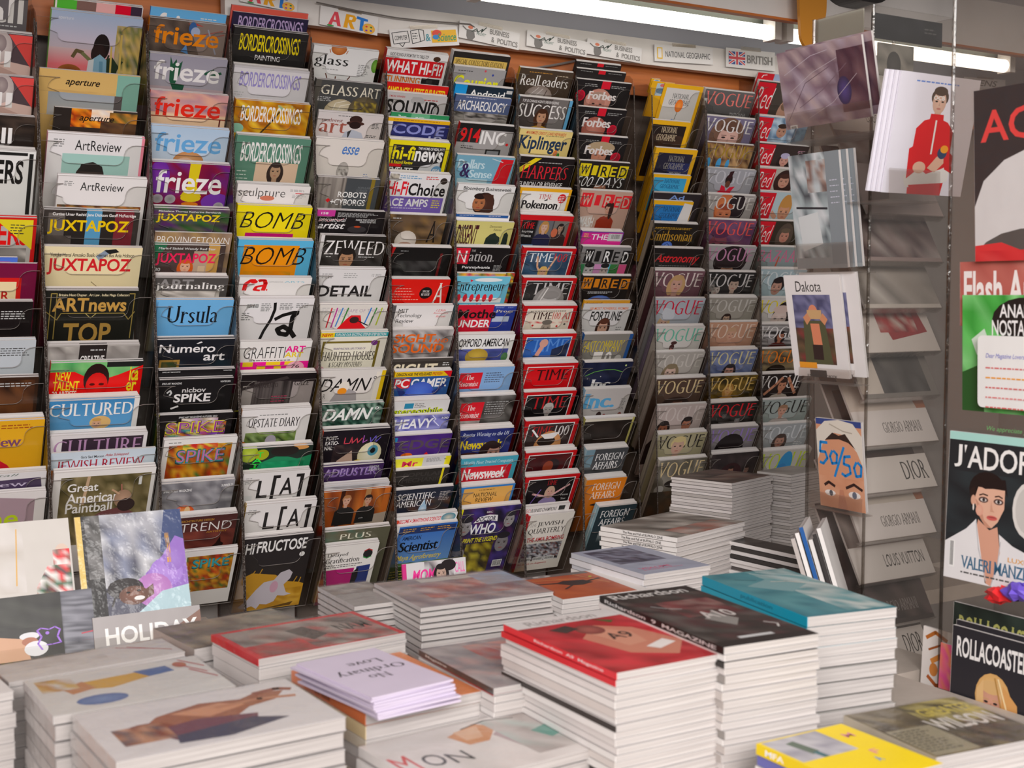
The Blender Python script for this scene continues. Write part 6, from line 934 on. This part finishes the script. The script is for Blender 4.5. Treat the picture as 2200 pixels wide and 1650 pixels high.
# the face towards the camera: fanned copies of a white magazine
tl, tr, bl = at_y(1938, 151, 1.97), at_y(2108, 173, 1.97), at_y(1894, 407, 1.97)
w = (tr-tl).length; h = (tl.z-bl.z)/math.cos(R(11)); rm = Matrix.Rotation(R(11), 3, 'X')
MAN = 'B e4e0ea;L 20 7 56 1 6a8ad0;P d8282c 36 70 44 62 60 62 70 70 76 88 72 120 30 120 28 96;H 52 12 26 e0b8a4 5a4a40 d8282c 1;T b eee 44 20 58 24 OCB;P d8282c 44 38 60 38 62 54 42 54;R 51 44 53 78 e8e4e2;P e8e4e2 22 102 34 90 50 98 68 92 80 86 78 104 50 114 26 112;P d8282c 24 74 38 66 36 96 26 104;P d8282c 66 68 80 78 82 96 72 92;E 40 92 8 6 e0b49c;P e0b49c 50 92 60 80 68 76 70 86 60 96;E 66 76 6 6 3a4a6a;E 68 72 5 4 f0a030;P d02a2e 30 110 72 106 70 150 34 150'
m0 = None
for k in range(4):
    if k == 0: m0 = o = standing('white magazine with man in red tracksuit top, front of its fan', w, h, .005, MAN, 'e4e0ea', (0, 0, 0), (R(11), 0, 0), ys=.86, group='fanned white magazines on the tower')
    else: o = copy_tree(m0); o['label'] = f'{ORD[k]} copy behind the white magazine with the man in red'
    o.location = tl - rm @ Vector((0, 0, h)) + rm @ Vector((-.0085*k, .0068*k, 0))
rt = empty('clear_pocket', 'clear pocket in front of the man in red magazine', 'pocket', None, (at_y(1922, 412, 1.985).x, 1.955, bl.z-.016))
zz = at_y(1960, 362, 1.985).z-bl.z+.006; wx = at_y(2030, 412, 1.985).x-rt.location.x
b = MB(); b.box(0, .044, 0, wx, .047, zz+.01); b.obj('front', M['tower'], rt)
b = MB(); b.box(0, .0474, -.003, wx, cy-.0048-1.955, 0); b.obj('floor', M['tower'], rt)
# second tower, nearer, its side facing the street
x2 = 2.13; ya = at_plane(2037, 640, (x2, 0, 0), (1, 0, 0)).y
tower('clear plastic display tower at the frame edge', x2, ya-.42, x2+.3, ya, 2.28, .01, [])
side = lambda *a, **k: on_side(*a, **k)
on_side('round cornered magazine with red letters and white dome', (2092, 196), (2290, 110), (2074, 562), x2-.04, 'B 3a3638;T b e84a48 6 16 72 40 ACE;E 62 110 70 64 dcd8d8;E 50 132 52 26 5a5654;P e0383c 0 118 24 116 46 124 62 114 100 96 100 150 0 150;N 0 122 100 150 6 3 4 e0383c d02c34 e85a58', 'a8a0a0', 3, .006, 1, (-.008, 0), True, look='red lettered dome magazine', asp=1.3)
on_side('salmon magazine with tall white title behind the green one', (2063, 563), (2290, 520), (2062, 700), x2-.012, 'B c06a60;N 0 0 100 70 6 4 4 c06a60 b05a52 d08478;T B f0e8e6 4 8 80 40 Flash Art;L 4 44 40 2 e0c8c4', 'd8a8a0', 2, .005, 0, asp=.56)
on_side('green magazine with black blob and white capitals', (2068, 634), (2290, 590), (2074, 882), x2-.026, 'B 4ab04a;N 0 0 100 120 9 8 5 4ab04a 3a9a3c 6ac868 2a7a30 8ad488;E 66 22 34 20 1f1d1d;T b f0eeee 40 8 88 20 ANALOG;T b f0eeee 32 22 88 36 NOSTALGIA;E 30 60 12 12 c8d8c8;P d0e0d0 10 40 24 30 30 44 16 54;P 2a5a2a 0 70 20 62 24 120 0 120;P d8e4d8 60 60 84 50 90 80 66 90', '2a6a30', 2, .006, 0, asp=1.05)
n = (1, 0, 0); xq = x2-.034
tl, tr, bl = (at_plane(*q, (xq, 0, 0), n) for q in ((2104, 720), (2290, 700), (2104, 874)))
rt = empty('note_card', 'white rounded card with coloured typed note on the tower', 'card', None, (xq, tl.y, bl.z), (R(2), 0, R(-90)))
cw, ch = (tr-tl).length, tl.z-bl.z
c = MB(); c.prism(rounded([(0, 0), (cw, 0), (cw, ch), (0, ch)], .012), 0, .0015, hexc('ecebea')); c.obj('card', M['print'], rt)
c = MB(); A = Art(c, cw, ch); A.k = 4; A.step = .0001
A.run('T i 7a7ac8 10 18 56 24 Dear Magazine Lovers;L 10 32 80 1 d86a6a;L 10 42 80 1 f0a030;L 10 52 80 1 d86a6a;L 10 62 80 1 e08a8a;L 10 72 80 1 d86a6a;L 10 82 50 1 d88a8a;T i 6ab06a 12 92 70 98 We appreciate your'); c.obj('lettering', M['print'], rt)
on_side('mint banded magazine with dark haired woman in white', (2042, 925), (2290, 985), (2036, 1236), x2-.03, 'B 22282c;R 0 0 100 7 a8d8d0;N 0 34 100 90 5 6 4 22282c 2a3438 1c2226;T b f0eeec 6 11 14 31 J;P f0eeec 16 11 19 11 17 18;T b f0eeec 20 11 96 31 ADORE;E 84 60 16 24 dcd8d4;E 84 60 13 20 c8c4c0;E 42 48 19 16 1e1616;P 2a1c1a 24 50 30 44 30 60 26 64;P e0b098 30 46 60 46 60 62 54 74 48 80 42 80 34 70 30 60;P c89078 30 56 34 70 42 80 48 80 40 74 36 62;E 28 58 2.5 4.5 d8a48c;P 1e1616 28 40 60 37 63 52 60 46 52 45.5 40 47 33 45 30 54;Z 3a2420 .6 34 53 38 51.5 43 52.5;Z 3a2420 .6 50 52.5 54 51.5 58 53;E 38.5 56.5 5 2.6 5a3c38;E 38.5 56.6 3.2 1.5 d8d0cc;E 38.8 56.5 1.5 1.5 2a2422;E 54 56.5 5 2.6 5a3c38;E 54 56.6 3.2 1.5 d8d0cc;E 54 56.5 1.5 1.5 2a2422;P d09c84 46.5 56 48.5 64 50.5 66 46 66;E 48 71.2 5.5 2.1 d0605c;E 48 70.6 4.6 .5 9a4440;E 35 66 4 5 dca08c e0b098;E 28.5 64 .8 3 e8e0d8;P d8a088 34 74 46 82 54 78 58 100 50 130 46 130 30 96;P e6e4e6 0 98 22 84 32 74 44 128 50 130 58 100 56 84 70 92 90 98 100 104 100 140 0 140;Z c0bec2 .5 32 76 36 100 45 126;Z c0bec2 .5 58 90 56 110 50 130;K 5 96 6 24;T Sb 3a6a8a 18 108 98 119 VALERI MANZIUK;L 18 122 76 1 555;T b e0a040 66 102 98 106 LUXURY', 'd8d4d2', -2, .008, 0, asp=1.3)
on_side('dark cover with lime serif title behind the white titled one', (2050, 1292), (2290, 1340), (2054, 1430), x2-.02, 'B 26302a;N 0 0 100 70 6 4 4 26302a 1c2420 34403a;T Sb a8a860 6 10 96 34 ROLLACOASTER', 'c8c4c0', -2, .006, 0, asp=.6)
on_side('black cover with white block title and blonde head', (2048, 1342), (2290, 1392), (2052, 1590), x2-.04, 'B 2c2a30;T B f0eeee 6 10 96 32 ROLLACOASTER;E 54 66 22 26 d8a868 e8c890;F 52 72 36 d8a088 d8b078;P d8a060 66 50 84 66 90 130 64 120;P e0b880 34 60 42 48 44 100 34 112;Z f0d8a8 1 60 44 74 80 78 120;Z b88a48 .8 56 44 68 84 70 120', 'c8c4c0', -2, .008, 1, (.0, .01), look='white block title cover', asp=1.25)
on_side('torn white cover with orange strokes at the tower foot', (1985, 1344), (2048, 1340), (1988, 1482), x2+.02, 'B ece6e2;Z c0702c 5 10 30 40 10 80 26;Z a85a24 3 20 60 60 40 90 60;Z e09040 7 30 90 60 70 80 100;Z b8602c 5 20 130 50 150 90 140;E 40 110 14 18 d88840', 'ece6e2', -3, .006, 0)
on_side('pink swirled booklet beside the black block title cover', (2022, 1380), (2050, 1378), (2024, 1478), x2-.004, 'B f06a8a;N 0 0 100 360 4 9 4 f06a8a f08a60 e85a9a f0a080', 'f06a8a', -3, .004, 0)
for nm, lb, (px, py), col, rr in (('sweet_packet', 'red wrapped sweet on the tower edge above the dark covers', (2150, 1278), 'd8282c', .02), ('sweet_packet', 'violet wrapped sweet on the tower edge at the frame', (2190, 1272), '6a50c0', .02)):
    p = at_plane(px, py, (x2-.06, 0, 0), n); rt = empty(nm, lb, 'packet', None, p)
    b = MB(); k = 14; rd = random.Random(px)
    P = []
    for i in range(7):
        for j in range(k):
            th = math.pi*i/6; ph = 2*math.pi*j/k; q = rr*(.75+.5*rd.random()); P.append((q*1.3*math.sin(th)*math.cos(ph), q*1.6*math.sin(th)*math.sin(ph), q*.8*math.cos(th)))
    b.mesh(P, [(i*k+j, i*k+(j+1) % k, (i+1)*k+(j+1) % k, (i+1)*k+j) for i in range(6) for j in range(k)], hexc(col)); b.obj('wrapper', M['print'], rt)
# ---------------------------------------------------------------- low display stand at the near end of the racks
stand_at = []
def lean_back(label, TL, TR, BL, y, art, spine, lean, wrap=False, t=.007, ys=1.0):
    tl, tr, bl = (at_y(*q, y) for q in (TL, TR, BL)); w = (tr-tl).length; bz = max(bl.z, TABLE+.012); h = (tl.z-bz)/math.cos(R(lean)); rm = Matrix.Rotation(R(-lean), 3, 'X')
    o = tl - rm @ Vector((0, 0, h)); stand_at.append((o.x, o.x+w, o.y, o.z, lean, tl.z))
    return standing(label, w, h, t, art, spine, o, (R(-lean), 0, 0), group='magazines on the low stand', wrap=wrap, ys=ys)
ya2, yb2 = 3.06, 2.93
lean_back('white cover with figure in a checkered dress on the low stand', (-60, 1130), (146, 1115), (-40, 1330), ya2, 'B ccc6c0;N 0 0 50 100 5 7 4 ccc6c0 d4ceca c2bab2;Z d8a858 .7 44 10 40 90;N 60 66 98 120 7 8 7 e03038 3a2a30 f0ece8 2a6a4a e8e0dc;P ccc6c0 56 60 76 60 60 96 50 100;E 90 50 8 14 d8c0b0;N 80 44 98 66 4 4 5 e03038 f0ece8 8a6a60', 'e4e0dc', 20, ys=.78)
lean_back('wrapped cover of laughing person in lilac coat on the low stand', (160, 1112), (386, 1096), (205, 1345), ya2-.004, 'B 5a5a6a;R 0 0 5 140 e8c870;R 5 0 22 140 2a2626;N 22 0 100 70 8 6 5 5a5a6a b8b8c0 8a90a8 3a3a48 d8d8dc;P 3a4a78 84 0 100 0 100 50 76 40;P 9a70c8 60 60 78 44 92 26 100 30 100 96 60 100;E 80 60 16 14 a880d8 b890e0;E 66 76 18 16 b878c0 c890d0;E 88 48 10 12 9a70c8 a884d4;P b8d4dc 50 96 74 78 100 74 100 140 50 140;E 40 72 17 10 2a2222;Z 2a2222 1 26 66 34 74 28 82;Z 2a2222 1 22 72 30 78 26 88;E 47 79 14 9 6a4638 8a5a48;E 52 82 5 2 f4f0ee;E 42 76 2 1 1a1414;E 52 75 2 1 1a1414;P 6a4638 56 76 66 70 66 80 58 84;T b e8a828 82 22 86 52 2.29.24;N 8 0 22 60 2 6 3 2a2626 8a8888 5a5856', 'e8d8a0', 20, True)
lean_back('dark cover with child in white hat and lilac scribble', (-90, 1296), (128, 1270), (-80, 1490), yb2, 'B 2a2824;N 0 0 100 60 6 5 5 2a2824 3a3a34 1f1d1b;P c89a7a 0 90 30 70 60 80 66 120 0 130;E 66 76 10 7 d8d8dc;E 66 86 8 8 a86a50;E 72 100 12 14 dcdce0;Z a070d8 1 78 104 74 92 78 80 74 68 78 64 86 68 92 64 97 70 94 82 97 94 88 96 82 96;E 84 74 2 3 a070d8', '8a8480', 18, ys=.56)
lean_back('striped grey cover with red script beside the dark one', (122, 1272), (196, 1262), (128, 1480), yb2+.006, 'B 6a6a74;N 0 0 100 300 2 40 5 6a6a74 8a8a94 4a4a54;Z b84a5a 2 60 130 100 126', '8a8a90', 18)
lean_back('grey cover with wide white capitals and rocky hillside', (199, 1328), (428, 1288), (212, 1480), yb2-.02, 'B a8a2a2;P 8a6a5e 0 40 60 26 100 4 100 90 0 90;N 10 40 100 90 10 6 5 8a6a5e 9a7a6c 6a5048 a8988c;P c8b098 10 70 60 46 90 60 60 90 10 90;T B f2f0ee 10 11 96 27 HOLIDAY;L 26 36 30 1 dcd8d6', 'b8b0ac', 18)
rt = empty('low_display_stand', 'low clear two step magazine stand at the near rack end', 'display stand', None, (.75, 3.0, TABLE))
l = rt.location
for grp in (stand_at[:2], stand_at[2:]):
    x0, x1 = min(g[0] for g in grp)-.01, max(g[1] for g in grp)+.012; y0 = min(g[2] for g in grp)-.012; zb = min(g[3] for g in grp)-.004
    for nm, a in (('ledge', (x0, y0, zb-.003, x1, y0+.05, zb)), ('lip', (x0, y0-.0034, zb-.003, x1, y0-.0004, zb+.035))):
        b = MB(); b.box(a[0]-l.x, a[1]-l.y, a[2]-l.z, a[3]-l.x, a[4]-l.y, a[5]-l.z); b.obj(nm, M['acrylic'], rt)
    if zb-.003 > TABLE+.02:
        for xs in (x0, x1-.003):
            b = MB(); b.box(xs-l.x, y0-l.y, .0005, xs+.003-l.x, y0+.05-l.y, zb-.0034-l.z); b.obj('riser', M['acrylic'], rt)

# a white magazine propped against the foot of the racks, on the cabinet
tl, tr = at_y(864, 1213, 3.352), at_y(1000, 1204, 3.352); hm = (tl.z-.5795)/math.cos(R(6)); rm = Matrix.Rotation(R(-6), 3, 'X')
standing('white magazine with hot pink title propped before the blue sky cover', tr.x-tl.x, hm, .006, 'B d8d4d6;N 34 0 80 40 7 5 4 b0a8aa 6a6468 d8d4d6 8a8488;T Bi f0409a 14 10 52 26 MOM;T b f080b8 82 5 98 20 CALL;R 0 0 6 140 d83a88;E 72 8 12 8 2a2426;H 60 6 24 c8a898 2a2426 6a6468', 'c83a78', tl - rm @ Vector((0, 0, hm)), (R(-6), 0, 0), group='magazines on the cabinet')

def inside(label, nm, cat, TL, TR, BL, y, art, col):
    tl, tr, bl = (at_y(*q, y) for q in (TL, TR, BL)); w = tr.x-tl.x; h = tl.z-bl.z
    rt = empty(nm, label, cat, 'cards inside the tower head', bl); c = MB(); c.box(0, 0, 0, w, .004, h, hexc(col)); A = Art(c, w, h); A.run(art); c.obj('print', M['print'], rt)
inside('black header card inside the head of the clear tower', 'header_card', 'card', (1874, 26), (2024, 40), (1874, 80), cy+.012, 'B 161618;N 0 0 100 60 9 4 5 161618 1c1c20 2a2a2e;L 74 8 20 2 555', '1a1a1c')
inside('grey portrait cover behind glass under the black header card', 'magazine_cover', 'magazine', (1886, 90), (1962, 97), (1886, 160), cy+.02, 'B 8a8880;N 0 0 100 100 6 6 5 8a8880 a09c94 6a6862;E 44 40 20 26 4a4846 5a5856', '9a9690')
n = (1, 0, 0); a, b2, c2 = (at_plane(*q, (cx+.012, 0, 0), n) for q in ((1752, 44), (1862, 22), (1752, 100)))
rt = empty('side_card', 'pale translucent card inside the tower head, street side', 'card', 'cards inside the tower head', (cx+.012, a.y, c2.z), (0, 0, R(-90)))
c = MB(); c.box(0, 0, 0, a.y-b2.y-.01, .003, a.z-c2.z, hexc('b8b8ac')); c.obj('print', M['print'], rt)
if _to.name in COL.objects: COL.objects.unlink(_to)
